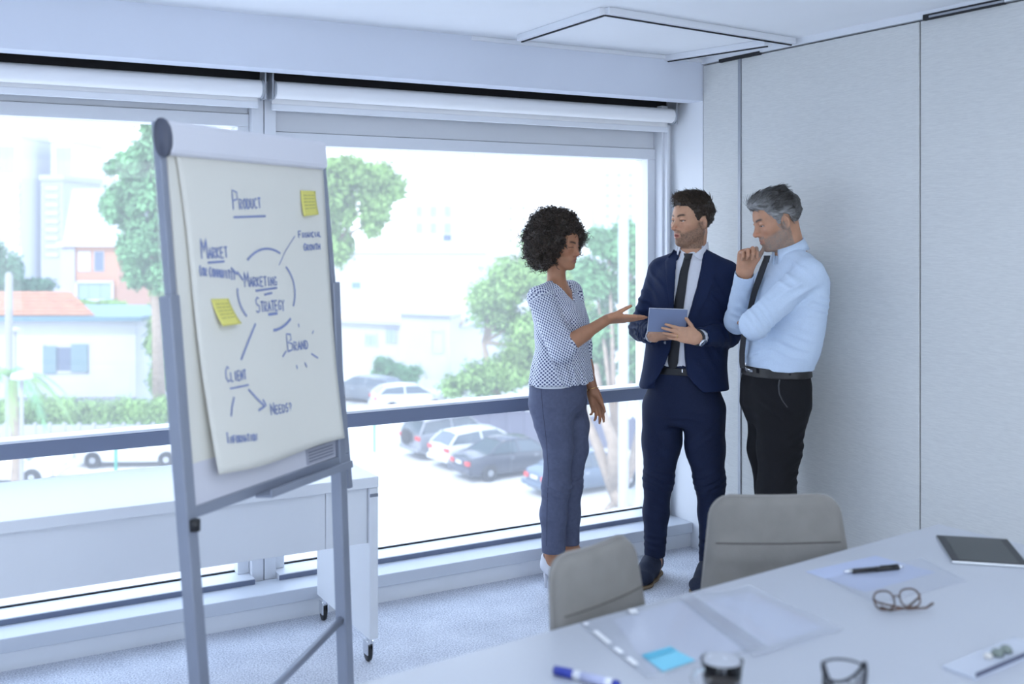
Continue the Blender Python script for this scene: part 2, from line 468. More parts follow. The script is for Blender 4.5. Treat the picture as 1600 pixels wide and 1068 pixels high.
# ---- white wheeled desk along the window
desk = thing('wheeled_desk', 'white wheeled folding desk standing along the window behind the flip chart', 'desk', (1.56, 4.05, 0))
DW = 2.6
MB().span((-DW, -.30, .665), (.0, .29, .705), .003).build('desktop', M_LAMINATE, desk)
MB().span((-DW + .03, -.275, .455), (-.20, -.258, .664), .002).build('modesty_panel', M_LAMINATE, desk)
MB().span((-.198, -.275, .455), (-.036, -.258, .664), .002).build('modesty_panel', M_LAMINATE, desk)
for s in (0, 1):
    x0 = -.035 if s == 0 else -DW
    MB().span((x0, -.295, .10), (x0 + .035, .285, .664), .003).build('side_panel', M_LAMINATE, desk)
    for y in (-.25, .24):
        w = MB().tube([(x0 + .017, y, .10), (x0 + .017, y, .075)], .011, 10).span((x0 + .004, y - .012, .03), (x0 + .008, y + .03, .08)).span((x0 + .026, y - .012, .03), (x0 + .030, y + .03, .08)).build('caster', M_CHROME, desk)
        MB().lathe([(.012, -.008), (.028, -.007), (.03, 0), (.028, .007), (.012, .008)], 20, c=(x0 + .017, y + .012, .0305), M=Matrix.Rotation(R(90), 4, 'Y')).build('wheel', M_BLACKP, w, smooth=True)
MB().span((-.034, -.297, .63), (-.001, -.2952, .642)).build('latch', M_GREYMET, desk)

# ---- flip chart easel
M_STEEL = mat('easel_steel', (.33, .36, .43), .38, metal=.45)
M_BOARD = mat('whiteboard', (.70, .70, .76), .3)
M_PAPER = mat('flipchart_paper', (.80, .78, .70), .8, noise=.015, scale=3)
M_INK = mat('marker_ink', (.26, .31, .52), .7)
Lc, Rc = (-.862, 2.77), (-.566, 3.46)          # lateral, depth of the two uprights
mx_, my_ = (Lc[0] + Rc[0]) / 2, (Lc[1] + Rc[1]) / 2
fw = math.hypot(Rc[0] - Lc[0], Rc[1] - Lc[1])
fang = math.atan2(Rc[1] - Lc[1], Rc[0] - Lc[0]) - YAW
fpos = Vector((my_ * SY + mx_ * CY, my_ * CY - mx_ * SY, 0))
flip = thing('flip_chart', 'grey metal flip chart easel with a written paper sheet by the window', 'flip chart', fpos, fang)
LEAN = R(5.6); ZP = 1.38
FL = Matrix.Translation((0, 0, ZP)) @ Matrix.Rotation(-LEAN, 4, 'X')     # board frame: x width, y back, z up the board
def fl(x, y, z): return FL @ Vector((x, y, z - ZP))
hw = fw / 2
def fbox(name, a, b, m, bev=.002, parent=flip):
    mb = MB().span(a, b, bev)
    bmesh.ops.transform(mb.bm, matrix=FL @ Matrix.Translation((0, 0, -ZP)), verts=mb.bm.verts)
    return mb.build(name, m, parent)
# uprights: thin upper posts, thicker lower legs running to the floor
for s in (-1, 1):
    fbox('upper_post', (s * hw - .011, -.004, .80), (s * hw + .011, .018, 1.905), M_STEEL)
    mb = MB().span((s * hw - .019 + s * .006, -.012, -.005), (s * hw + .019 + s * .006, .026, 1.455), .004)
    for v in mb.bm.verts:
        if s > 0: v.co.x -= .13 * (1.455 - v.co.z) / 1.455
    bmesh.ops.transform(mb.bm, matrix=FL @ Matrix.Translation((0, 0, -ZP)), verts=mb.bm.verts)
    mb.build('leg', M_STEEL, flip)
    f0 = fl(s * hw + s * .006 - (.13 if s > 0 else 0), .007, .012)
    MB().box((f0.x, f0.y, .012), (.05, .05, .024), None, .006).build('foot', M_BLACKP, flip)
fbox('board', (-hw + .012, .004, .905), (hw - .012, .018, 1.875), M_BOARD)
fbox('lower_rail', (-hw, -.010, .885), (hw, .020, .912), M_STEEL)
tray = fbox('pen_tray', (-.12, -.062, .880), (.30, -.010, .888), M_STEEL)
fbox('tray_lip', (-.12, -.066, .880), (.30, -.060, .902), M_STEEL, .001, tray)
fbox('clamp_bar', (-hw - .002, -.030, 1.815), (hw - .012, .004, 1.905), mat('clamp_white', (.78, .78, .83), .45), .014)
for s in (-1,):
    mb = MB().lathe([(.05, -.012), (.052, 0), (.048, .012)], 24, M=Matrix.Rotation(R(90), 4, 'Y'))
    bmesh.ops.scale(mb.bm, vec=(1, .42, 1), verts=mb.bm.verts)
    bmesh.ops.transform(mb.bm, matrix=FL @ Matrix.Translation((s * (hw + .004), -.012, 1.86 - ZP)), verts=mb.bm.verts)
    mb.build('end_cap', mat('cap_dark', (.10, .11, .15), .5), flip, smooth=True)
for s in (-1,):
    mb = MB().lathe([(.0, -.02), (.014, -.018), (.014, .01), (.006, .012)], 14, c=fl(s * (hw + .006), -.018, .875))
    mb.build('clamp_knob', M_BLACKP, flip, smooth=True)
a = fl(hw - .09, .007, .42); b = fl(-hw, .007, .29)
MB().tube([a, b], .0125, 12).build('brace', M_STEEL, flip, smooth=True)
lbl = fbox('sticker', (.155, .0025, .915), (.325, .0045, .985), mat('sticker_grey', (.42, .43, .50), .5), 0)
fbox('sticker_bar', (.165, .0015, .962), (.318, .0026, .978), M_BLACKP, 0, lbl)
for k in range(4):
    fbox('sticker_line', (.168, .0018, .922 + k * .009), (.30, .0026, .925 + k * .009), mat('sticker_ink', (.16, .17, .22), .6), 0, lbl)

FW = Matrix.Translation(fpos) @ Matrix.Rotation(fang, 4, 'Z') @ FL
def on_board(px, py):
    """board coordinates (x across, z up the board) of a mark measured in the photograph"""
    Mi = FW.inverted(); o = Mi @ Vector((0, 0, CAM_Z)); e = Mi @ at(px, py, 3.0); d = e - o
    t = (-.014 - o.y) / d.y
    p = o + d * t
    return p.x, p.z + ZP
# paper sheet hanging from the clamp, bottom edge curling
PW0, PW1 = -hw + .006, hw + .012
def paper_pt(x, z, lift=0.0):
    """x across, z along the board; the sheet bows away from the board at its foot"""
    t = max(0, (1.82 - z) / .85)
    y = -.006 - .020 * t ** 3 - .007 * t * math.sin((x + hw) * 9) - .022 * max(0, t - .75) * max(0, x) * 8 * .3
    return fl(x, y - lift, z)
PC = [Vector(on_board(*c_)) for c_ in ((277, 228), (508, 258), (532, 688), (334, 741))]      # corners of the sheet
def paper_uv(u, v):
    p_ = PC[0].lerp(PC[1], u).lerp(PC[3].lerp(PC[2], u), v)
    return p_.x + .010 * math.sin(v * 6) * (1 - u) * (1 - v), p_.y - .008 * math.sin(u * 5) * v
mb = MB(); mb.grid(lambda u, v: paper_pt(*paper_uv(u, v)), 30, 40)
paper = mb.build('paper_sheet', M_PAPER, flip, smooth=True)
solidify(paper, .0006)
fbox('paper_pad', (-hw + .02, .0005, 1.02), (hw - .02, .0035, 1.83), M_PAPER, 0)

# handwriting: single-stroke letters turned into flat ribbons of ink
GL = {
 'A': [[(0, 0), (.5, 1), (1, 0)], [(.2, .38), (.8, .38)]], 'B': [[(0, 0), (0, 1), (.7, .95), (.75, .65), (.1, .52), (.9, .4), (.85, .08), (0, 0)]],
 'C': [[(.95, .85), (.55, 1), (.1, .75), (.05, .3), (.45, 0), (.95, .12)]], 'D': [[(0, 0), (0, 1), (.7, .85), (.95, .5), (.7, .1), (0, 0)]],
 'E': [[(.9, 1), (0, 1), (0, 0), (.9, 0)], [(0, .52), (.75, .52)]], 'F': [[(.95, 1), (0, 1), (0, 0)], [(0, .52), (.7, .52)]],
 'G': [[(.95, .85), (.5, 1), (.05, .6), (.2, .08), (.9, .1), (.9, .45), (.55, .45)]], 'H': [[(0, 0), (0, 1)], [(.9, 0), (.9, 1)], [(0, .5), (.9, .5)]],
 'I': [[(.5, 0), (.5, 1)]], 'K': [[(0, 0), (0, 1)], [(.85, 1), (0, .45), (.9, 0)]], 'L': [[(0, 1), (0, 0), (.85, 0)]],
 'M': [[(0, 0), (.08, 1), (.5, .35), (.92, 1), (1, 0)]], 'N': [[(0, 0), (0, 1), (.9, 0), (.9, 1)]],
 'O': [[(.5, 1), (.08, .75), (.05, .25), (.5, 0), (.95, .25), (.92, .75), (.5, 1)]], 'P': [[(0, 0), (.05, 1), (.85, .9), (.85, .55), (.05, .45)]],
 'R': [[(0, 0), (0, 1), (.85, .88), (.8, .58), (.05, .5), (.9, 0)]], 'S': [[(.9, .88), (.5, 1), (.08, .8), (.2, .55), (.85, .4), (.8, .1), (.4, 0), (.02, .12)]],
 'T': [[(0, 1), (1, 1)], [(.5, 1), (.5, 0)]], 'U': [[(0, 1), (.05, .2), (.45, 0), (.88, .2), (.9, 1)]], 'W': [[(0, 1), (.25, 0), (.5, .7), (.75, 0), (1, 1)]],
 'Y': [[(0, 1), (.5, .5), (1, 1)], [(.5, .5), (.4, -.15)]], '(': [[(.7, 1.1), (.35, .5), (.7, -.1)]], ')': [[(.3, 1.1), (.65, .5), (.3, -.1)]],
 '?': [[(.1, .8), (.5, 1), (.85, .75), (.45, .4), (.45, .25)], [(.45, .06), (.47, 0)]], ' ': []}
def ribbon(mb, pts, w, lift=.0022):
    pts = [Vector((p[0], p[1])) for p in pts]
    # resample finely so that the ribbon follows the sheet
    q = []
    for a_, b_ in zip(pts, pts[1:]):
        n = max(1, int((b_ - a_).length / .012))
        for k in range(n): q.append(a_.lerp(b_, k / n))
    q.append(pts[-1]); L = []
    for i, p in enumerate(q):
        t = q[min(i + 1, len(q) - 1)] - q[max(i - 1, 0)]
        t = t.normalized() if t.length > 0 else Vector((1, 0)); nrm = Vector((-t.y, t.x)) * w / 2
        L.append((mb.bm.verts.new(paper_pt(p.x + nrm.x, p.y + nrm.y, lift)), mb.bm.verts.new(paper_pt(p.x - nrm.x, p.y - nrm.y, lift))))
    for (a_, b_), (c_, d_) in zip(L, L[1:]): mb.bm.faces.new((a_, b_, d_, c_))
def write(text, x, z, h, adv=.72, first=1.7, w=.0065, slope=0.0):
    mb = MB(); cx = x
    for i, ch in enumerate(text):
        H = h * (first if i == 0 or text[i - 1] == ' ' and first > 1 else 1)
        Wd = H * .62
        for st in GL.get(ch, []):
            ribbon(mb, [(cx + p[0] * Wd, z + p[1] * H + (cx - x) * slope) for p in st], w)
        cx += Wd + h * .2 if ch != ' ' else h * .5
    mb.build('writing', M_INK, paper, fix=False)
def stroke(pts, w=.0065):
    mb = MB(); ribbon(mb, pts, w); mb.build('drawn_line', M_INK, paper, fix=False)
def arc(cx, cz, rx, rz_, a0, a1, n=14):
    return [(cx + rx * math.cos(R(a0 + (a1 - a0) * k / n)), cz + rz_ * math.sin(R(a0 + (a1 - a0) * k / n))) for k in range(n + 1)]
def wr_at(text, p0, p1, hpx, **k):
    """write text from pixel p0 to pixel p1 (baseline)"""
    x0, z0 = on_board(*p0); x1, z1 = on_board(*p1); xt, zt_ = on_board(p0[0], p0[1] - hpx)
    h = zt_ - z0
    # natural width of the text at that height
    first = k.get('first', 1.7); n = 0
    for i, ch in enumerate(text):
        n += (h * (first if i == 0 or (i and text[i - 1] == ' ') else 1) * .62 + h * .2) if ch != ' ' else h * .5
    sx = (x1 - x0) / n
    mb = MB(); cx = x0
    for i, ch in enumerate(text):
        H = h * (first if i == 0 or (i and text[i - 1] == ' ') else 1); Wd = H * .62 * sx
        for st in GL.get(ch, []):
            ribbon(mb, [(cx + p[0] * Wd, z0 + (cx - x0) / (x1 - x0) * (z1 - z0) + p[1] * H) for p in st], .0050)
        cx += (Wd + h * .2 * sx) if ch != ' ' else h * .5 * sx
    mb.build('writing', M_INK, paper, fix=False)
def ln(pts, w=.0062): stroke([on_board(*p) for p in pts], w)
wr_at('PRODUCT', (367, 327), (412, 324), 16, first=1.9); ln([(367, 339), (418, 337)], .006)
wr_at('MARKET', (317, 404), (359, 402), 17, first=1.9); ln([(326, 410), (352, 408)])
wr_at('(OR COMMUNITY)', (313, 430), (370, 436), 13, first=1.1)
ln([(362, 418), (372, 428)]); ln([(372, 424), (381, 437)])
wr_at('MARKETING', (384, 448), (437, 446), 15, first=1.6); ln([(401, 454), (436, 449)]); ln([(415, 460), (428, 457)])
wr_at('STRATEGY', (402, 488), (449, 483), 16, first=1.5); ln([(421, 491), (436, 489)], .008)
stroke([on_board(420 + 45 * math.cos(R(a)), 452 - 64 * math.sin(R(a))) for a in range(62, 140, 6)])
stroke([on_board(418 + 46 * math.cos(R(a)), 452 - 58 * math.sin(R(a))) for a in range(178, 228, 6)])
stroke([on_board(418 + 46 * math.cos(R(a)), 458 - 58 * math.sin(R(a))) for a in range(-20, 52, 6)])
stroke([on_board(425 + 44 * math.cos(R(a)), 456 - 60 * math.sin(R(a))) for a in range(-85, -40, 6)], .008)
ln([(439, 414), (449, 392), (464, 368)], .003)
wr_at('FINANCIAL', (470, 371), (505, 369), 8, first=1.3); wr_at('GROWTH', (478, 391), (504, 389), 9, first=1.2)
wr_at('BRAND', (452, 549), (485, 544), 14, first=2.0)
ln([(449, 548), (443, 557)], .005); ln([(488, 552), (498, 559)], .005); ln([(465, 570), (466, 576)], .005); ln([(478, 566), (481, 573)], .005)
ln([(469, 505), (470, 511)], .004); ln([(492, 516), (490, 521)], .004)
ln([(400, 505), (388, 532), (375, 562)], .007)
wr_at('CLIENT', (351, 597), (384, 592), 15, first=1.6); ln([(356, 607), (386, 601)], .005)
ln([(362, 620), (358, 635), (356, 650)]); ln([(385, 608), (398, 622), (410, 634)]); ln([(400, 641), (413, 633), (408, 624)])
wr_at('NEEDS?', (421, 648), (457, 641), 13, first=1.4)
wr_at('INFORMATION', (347, 693), (397, 688), 11, first=1.6)

# sticky notes on the sheet
M_STICKY = mat('sticky_yellow', (.80, .74, .20), .8)
def sticky(label, quad, curl):
    pts = [on_board(*p) for p in quad]           # tl, tr, br, bl
    c = Vector((sum(p[0] for p in pts) / 4, sum(p[1] for p in pts) / 4))
    base = FW @ FL.inverted() @ paper_pt(c.x, c.y)
    o = thing('sticky_note', label, 'sticky note', base, 0, 'yellow sticky notes on the flip chart')
    G = Matrix.Translation(-base) @ FW @ FL.inverted()
    def fn(u, v):
        tl, tr, br, bl = [Vector(p) for p in pts]
        p = tl.lerp(tr, u).lerp(bl.lerp(br, u), v)
        return G @ paper_pt(p.x, p.y, .003 + curl * v ** 2)
    mb = MB(); mb.grid(fn, 6, 10); s = mb.build('note_sheet', M_STICKY, o, smooth=True); solidify(s, .0004)
    mb = MB(); mb.grid(lambda u, v: fn(u * .96 + .02, v * .96) - G.to_3x3() @ Vector((0, -.0012, 0)), 2, 4)
    s2 = mb.build('under_sheet', mat('sticky_yellow_pale', (.82, .78, .34), .8), o); solidify(s2, .0004)
    for k in range(5):
        mb = MB(); v0 = .2 + k * .13
        for u0, u1 in ((.15, .4), (.45, .62), (.66, .85)):
            a_, b_ = (fn(u0, v0), fn(u1, v0)); dn = G.to_3x3() @ Vector((0, -.0012, 0)); up = G.to_3x3() @ Vector((0, 0, .0018))
            mb.quad(a_ + dn, b_ + dn, b_ + dn + up, a_ + dn + up)
        mb.build('pencil_line', mat('pencil', (.42, .40, .16), .8), o)
    return o
sticky('yellow sticky note stuck at lower left of the flip chart sheet', [(330, 467), (357, 466), (370, 506), (340, 510)], .016)
sticky('yellow sticky note stuck at upper right corner of the flip chart sheet', [(472, 297), (495, 298), (497, 335), (474, 338)], .008)

# ================================================================== things on the meeting table
def on_table(px, py, z=TZ): return at_z(px, py, z)
T0 = TZ + .0006
def flat(name, label, cat, quad_px, m, z0=T0, thick=.0004, part='sheet', wav=0.0, group=None):
    P = [on_table(*q) for q in quad_px]
    c = sum(P, Vector()) / 4; c.z = z0
    o = thing(name, label, cat, c, 0, group)
    def fn(u, v):
        p = P[0].lerp(P[1], u).lerp(P[3].lerp(P[2], u), v)
        return (p.x - c.x, p.y - c.y, .0003 + wav * (1 + math.sin(u * 7 + v * 4) * math.cos(v * 5)))
    mb = MB(); mb.grid(fn, 14, 14) if wav else mb.grid(fn, 1, 1)
    s = mb.build(part, m, o, smooth=bool(wav)); solidify(s, thick, 1)
    return o, fn
M_SHEET = mat('paper_white', (.58, .61, .70), .7)
M_PLASTIC = None
def clear_plastic():
    m = bpy.data.materials.new('clear_sleeve'); m.use_nodes = True; nt = m.node_tree
    nt.nodes.remove(nt.nodes['Principled BSDF']); out = nt.nodes['Material Output']
    tr = nt.nodes.new('ShaderNodeBsdfTransparent'); tr.inputs[0].default_value = (.975, .98, .99, 1)
    gl = nt.nodes.new('ShaderNodeBsdfGlossy'); gl.inputs['Roughness'].default_value = .12
    df = nt.nodes.new('ShaderNodeBsdfDiffuse'); df.inputs[0].default_value = (.85, .88, .95, 1)
    a = nt.nodes.new('ShaderNodeMixShader'); a.inputs[0].default_value = .06
    b = nt.nodes.new('ShaderNodeMixShader'); b.inputs[0].default_value = .12
    nt.links.new(tr.outputs[0], a.inputs[1]); nt.links.new(gl.outputs[0], a.inputs[2])
    nt.links.new(a.outputs[0], b.inputs[1]); nt.links.new(df.outputs[0], b.inputs[2]); nt.links.new(b.outputs[0], out.inputs[0])
    return m
M_PLASTIC = clear_plastic()
# sheet in a punched sleeve, near the camera
flat('document', 'white printed sheet inside a punched plastic sleeve, under the blue sticky note', 'paper', [(958, 968), (1068, 938), (1178, 1010), (1020, 1052)], M_SHEET)
sl, fn = flat('plastic_sleeve', 'clear punched plastic sleeve with bright holes beside the blue sticky note', 'sleeve', [(905, 975), (1078, 928), (1200, 1012), (1012, 1062)], M_PLASTIC, T0 + .0012, .0002, wav=.0012)
M_HOLE = mat('sleeve_strip', (.93, .94, .97), .15)
for v0, v1 in ((.03, .07), (.19, .42), (.50, .60), (.68, .80)):
    mb = MB(); mb.quad(*[Vector(fn(u, v)) + Vector((0, 0, .0014)) for u, v in ((.012, v0), (.05, v0), (.05, v1), (.012, v1))])
    solidify(mb.build('punch_strip', M_HOLE, sl), .0003, 1)
mb = MB(); mb.quad(*[Vector(fn(u, v)) + Vector((0, 0, .0014)) for u, v in ((.42, .0), (.48, .02), (.46, .10), (.40, .08))])
solidify(mb.build('punch_strip', M_HOLE, sl), .0003, 1)
flat('plastic_sleeve', 'crumpled clear plastic sleeve in the middle of the table', 'sleeve', [(1060, 938), (1170, 918), (1318, 985), (1178, 1030)], M_PLASTIC, T0 + .0016, .0002, wav=.004)
flat('document', 'pale printed sheet inside the crumpled sleeve mid table', 'paper', [(1092, 942), (1170, 926), (1286, 980), (1188, 1012)], M_SHEET, T0)
flat('document', 'bluish sheet of paper under the black pen', 'paper', [(1258, 893), (1368, 868), (1462, 894), (1352, 925)], mat('paper_blue', (.48, .54, .72), .6))
flat('plastic_sleeve', 'clear plastic sleeve lying under the spectacles and black pen', 'sleeve', [(1290, 905), (1440, 872), (1512, 908), (1370, 945)], M_PLASTIC, T0 + .0010, .0002, wav=.0008)
# blue sticky note
st, fn = flat('sticky_note', 'light blue sticky note on the plastic sleeve', 'sticky note', [(1003, 1027), (1047, 1014), (1086, 1034), (1036, 1052)], mat('sticky_blue', (.22, .62, .80), .7), T0 + .004, .0012)
mb = MB(); mb.quad(*[Vector(fn(u, v)) + Vector((0, 0, .0014)) for u, v in ((0, 0), (1, 0), (1, .28), (0, .28))])
solidify(mb.build('glued_edge', mat('sticky_blue_deep', (.12, .48, .66), .7), st), .0003, 1)

def rod(name, label, cat, a, b, profile, group=None):
    """a pen-like thing from a to b; profile: list of (part name, t0, t1, r0, r1, material)"""
    a, b = Vector(a), Vector(b); o = thing(name, label, cat, a, math.atan2((b - a).y, (b - a).x), group)
    L = (b - a).length; tilt = math.atan2(b.z - a.z, Vector((b.x - a.x, b.y - a.y)).length)
    My = Matrix.Rotation(-tilt, 4, 'Y') @ Matrix.Rotation(R(90), 4, 'Y')
    for nm, t0, t1, r0, r1, m in profile:
        e = min(.15 * (t1 - t0) * L, .0012)
        MB().lathe([(r0 * .75, t0 * L), (r0, t0 * L + e), (r1, t1 * L - e), (r1 * .75, t1 * L)], 16, M=My).build(nm, m, o, smooth=True)
    return o, My, L
a = on_table(866, 1046, TZ + .010); b = on_table(968, 1070, TZ + .010)
M_BLUEP = mat('marker_blue', (.03, .05, .35), .35)
o, My, L = rod('marker_pen', 'white marker pen with dark blue cap at the table edge', 'pen', a, b, [('cap', 0, .30, .0092, .0092, M_BLUEP), ('barrel', .30, .90, .0088, .0088, mat('marker_white', (.8, .82, .88), .35)), ('end_plug', .90, 1, .0086, .0075, M_BLUEP)])
MB().lathe([(.00892, .42 * L), (.00892, .80 * L)], 16, M=My).build('printed_band', mat('marker_print', (.45, .48, .68), .5), o, smooth=True)
a = on_table(1318, 893, TZ + .0085); b = on_table(1412, 885, TZ + .0085)
o, My, L = rod('ballpoint_pen', 'black ballpoint pen with silver tip lying on the bluish sheet', 'pen', a, b, [('tip', 0, .14, .0025, .0058, M_CHROME), ('barrel', .14, .52, .006, .0062, M_BLACKP), ('collar', .52, .58, .0068, .0068, M_BLACKP), ('cap_barrel', .58, .92, .0062, .0060, M_BLACKP), ('end_button', .92, 1, .003, .003, M_CHROME)])
MB().span((L * .60, -.0015, .0062), (L * .9, .0015, .0085), .0006).build('clip', M_BLACKP, o)

# tablet on the table
tp = [on_table(*q, TZ + .0085) for q in ((1472, 836), (1585, 842), (1597, 882), (1476, 874))]
tcn = sum(tp, Vector()) / 4; tcn.z = TZ + .0002
tx = ((tp[1] - tp[0]) + (tp[2] - tp[3])).normalized()
tl_ = ((tp[1] - tp[0]).length + (tp[2] - tp[3]).length) / 2; tw_ = ((tp[0] - tp[3]).length + (tp[1] - tp[2]).length) / 2
tb = thing('tablet', 'black screened tablet with silver edge lying at the far end of the table', 'tablet', tcn, math.atan2(tx.y, tx.x))
MB().span((-tl_ / 2, -tw_ / 2, 0), (tl_ / 2, tw_ / 2, .0068), .0025, 3).build('case', mat('tablet_silver', (.6, .62, .64), .3, metal=.7), tb)
MB().span((-tl_ / 2 + .001, -tw_ / 2 + .001, .0066), (tl_ / 2 - .001, tw_ / 2 - .001, .0082), .0006).build('bezel', mat('tablet_bezel', (.02, .022, .026), .45), tb)
MB().span((-tl_ / 2 + .022, -tw_ / 2 + .010, .0080), (tl_ / 2 - .022, tw_ / 2 - .010, .0086)).build('screen', mat('tablet_screen', (.045, .05, .05), .38), tb)

# spectacles
gp = on_table(1406, 952); M_TORT = mat('tortoiseshell', (.09, .05, .035), .3, noise=.5, scale=60)
gl = thing('spectacles', 'dark tortoiseshell spectacles with folded arms on the table', 'spectacles', (gp.x, gp.y, TZ), -YAW + R(14))
M_LENS = bpy.data.materials.new('lens'); M_LENS.use_nodes = True
nt = M_LENS.node_tree; nt.nodes.remove(nt.nodes['Principled BSDF'])
tr = nt.nodes.new('ShaderNodeBsdfTransparent'); g2 = nt.nodes.new('ShaderNodeBsdfGlossy'); g2.inputs['Roughness'].default_value = .02
mxs = nt.nodes.new('ShaderNodeMixShader'); mxs.inputs[0].default_value = .08
nt.links.new(tr.outputs[0], mxs.inputs[1]); nt.links.new(g2.outputs[0], mxs.inputs[2]); nt.links.new(mxs.outputs[0], nt.nodes['Material Output'].inputs[0])
TILT = R(-28)
def lensp(cx, a, sc=1.0):
    rx, rz_ = .026 * sc, .021 * sc
    c_, s_ = math.cos(a), math.sin(a)
    x = cx + rx * math.copysign(abs(c_) ** .8, c_); z = rz_ * math.copysign(abs(s_) ** .85, s_)
    return Vector((x, 0, z + .0235))
MT = Matrix.Rotation(TILT, 4, 'X')
for s in (-1, 1):
    pts = [MT @ lensp(s * .034, 2 * math.pi * k / 28) for k in range(28)]
    MB().tube(pts, .0022, 8, closed=True).build('rim', M_TORT, gl, smooth=True)
    mb = MB(); mb.bm.faces.new([mb.bm.verts.new(MT @ lensp(s * .034, 2 * math.pi * k / 28, .95)) for k in range(28)]); mb.build('lens', M_LENS, gl)
MB().tube([MT @ Vector((-.009, 0, .028)), MT @ Vector((0, .002, .032)), MT @ Vector((.009, 0, .028))], .002, 8).build('bridge', M_TORT, gl, smooth=True)
for s in (-1, 1):
    h = MT @ Vector((s * .062, 0, .030))
    o_ = -.006 if s > 0 else -.013
    MB().tube([h, h + Vector((-s * .006, o_, -.006)), Vector((0, o_ - .02, .012)), Vector((-s * .045, o_ - .022, .012)), Vector((-s * .066, o_ - .018, .020))], [.0026, .0026, .0024, .0028, .0032], 8).build('temple', M_TORT, gl, smooth=True)

# glass of coffee
M_DRINK = mat('drinking_glass', (1, 1, 1), .02, trans=1.0, ior=1.3)
gp = at_z(1128, 1092, TZ)
cup = thing('coffee_glass', 'clear glass cup half full of black coffee near the camera', 'cup', (gp.x, gp.y, TZ + .0003))
MB().lathe([(.0, 0), (.024, 0), (.030, .008), (.036, .04), (.0395, .072), (.0405, .074), (.0392, .0745), (.034, .04), (.028, .011), (.0, .008)], 32).build('glass_wall', M_DRINK, cup, smooth=True)
MB().lathe([(.0, .0085), (.0275, .0115), (.0335, .04), (.0338, .0425), (0, .0425)], 32).build('coffee', mat('coffee', (.022, .015, .010), .08), cup, auto=40)
hd = -YAW + R(200)
MB().tube([Vector((math.cos(hd), math.sin(hd), 0)) * r_ + Vector((0, 0, z_)) for r_, z_ in ((.037, .062), (.055, .062), (.063, .048), (.055, .032), (.034, .028))], .0045, 10).build('handle', M_DRINK, cup, smooth=True)

# black wire mesh pen cup
gp = at_z(1319, 1120, TZ)
pc = thing('mesh_pen_cup', 'black wire mesh pen cup with notched rim at the bottom of the picture', 'pen cup', (gp.x, gp.y, TZ + .0003), -YAW)
def mesh_mat():
    m = bpy.data.materials.new('wire_mesh'); m.use_nodes = True; nt = m.node_tree; b = nt.nodes['Principled BSDF']
    b.inputs['Base Color'].default_value = (.02, .022, .03, 1); b.inputs['Roughness'].default_value = .4; b.inputs['Metallic'].default_value = .4
    return m
M_MESH = mesh_mat(); PR = .038; PH = .098
def rim_h(a):       # the rim dips in a V on the two sides that face us and away
    k = abs(math.sin(a)) ; return PH - .050 * max(0, k - .12) / .88
mb = MB()
N = 64
for k in range(N):        # slanted wires both ways make the mesh
    a0 = 2 * math.pi * k / N
    for sg in (-1, 1):
        pts = []
        for j in range(9):
            a_ = a0 + sg * j / 8 * .9; z_ = .003 + j / 8 * PH
            if z_ > rim_h(a_): break
            pts.append((PR * math.cos(a_), PR * math.sin(a_), z_))
        if len(pts) > 1: mb.tube(pts, .00055, 3, caps=False)
tag(mb.build('mesh_wall', M_MESH, pc), kind='stuff')
MB().tube([(PR * math.cos(2 * math.pi * k / 48), PR * math.sin(2 * math.pi * k / 48), rim_h(2 * math.pi * k / 48)) for k in range(48)], .0028, 8, closed=True).build('rim_wire', M_MESH, pc, smooth=True)
MB().tube([(PR * math.cos(2 * math.pi * k / 32), PR * math.sin(2 * math.pi * k / 32), PH - .008) for k in range(17)], .0022, 8).build('back_rim', M_MESH, pc, smooth=True)
MB().lathe([(0, 0), (PR + .001, 0), (PR + .001, .004), (0, .004)], 32).build('base', M_MESH, pc)

# clear ruler-like box with small glass knobs at the right edge
bp = [at_z(1471, 1042, TZ + .004), at_z(1528, 1060, TZ + .004), at_z(1640, 1012, TZ + .004), at_z(1580, 996, TZ + .004)]
bc = sum(bp, Vector()) / 4; bx = (bp[2] - bp[1]).normalized(); ang = math.atan2(bx.y, bx.x)
bl_, bw_ = (bp[2] - bp[1]).length, (bp[0] - bp[1]).length
bxo = thing('acrylic_tray', 'pale acrylic tray with a dark edge at the lower right of the table', 'tray', (bc.x, bc.y, TZ + .0003), ang)
MB().span((-bl_ / 2, -bw_ / 2, 0), (bl_ / 2, bw_ / 2, .006), .001).build('plate', mat('acrylic', (.55, .59, .68), .15), bxo)
MB().span((-bl_ / 2 + .004, -bw_ / 2, .006), (bl_ / 2, -bw_ / 2 + .004, .014), .001).build('edge_strip', mat('tray_edge', (.08, .09, .15), .4), bxo)
for k in range(2):
    MB().lathe([(0, 0), (.012, .001), (.013, .006), (.008, .013), (0, .014)], 18, c=(bl_ * .02 + k * .032, bw_ * .0, .006)).build('glass_knob', mat('green_glass', (.20, .24, .22), .1), bxo, smooth=True)
MB().lathe([(0, 0), (.008, .001), (.009, .006), (.004, .010), (0, .010)], 18, c=(bl_ * .02 - .028, bw_ * .05, .006)).build('bead', mat('bead_cream', (.75, .72, .68), .3), bxo, smooth=True)
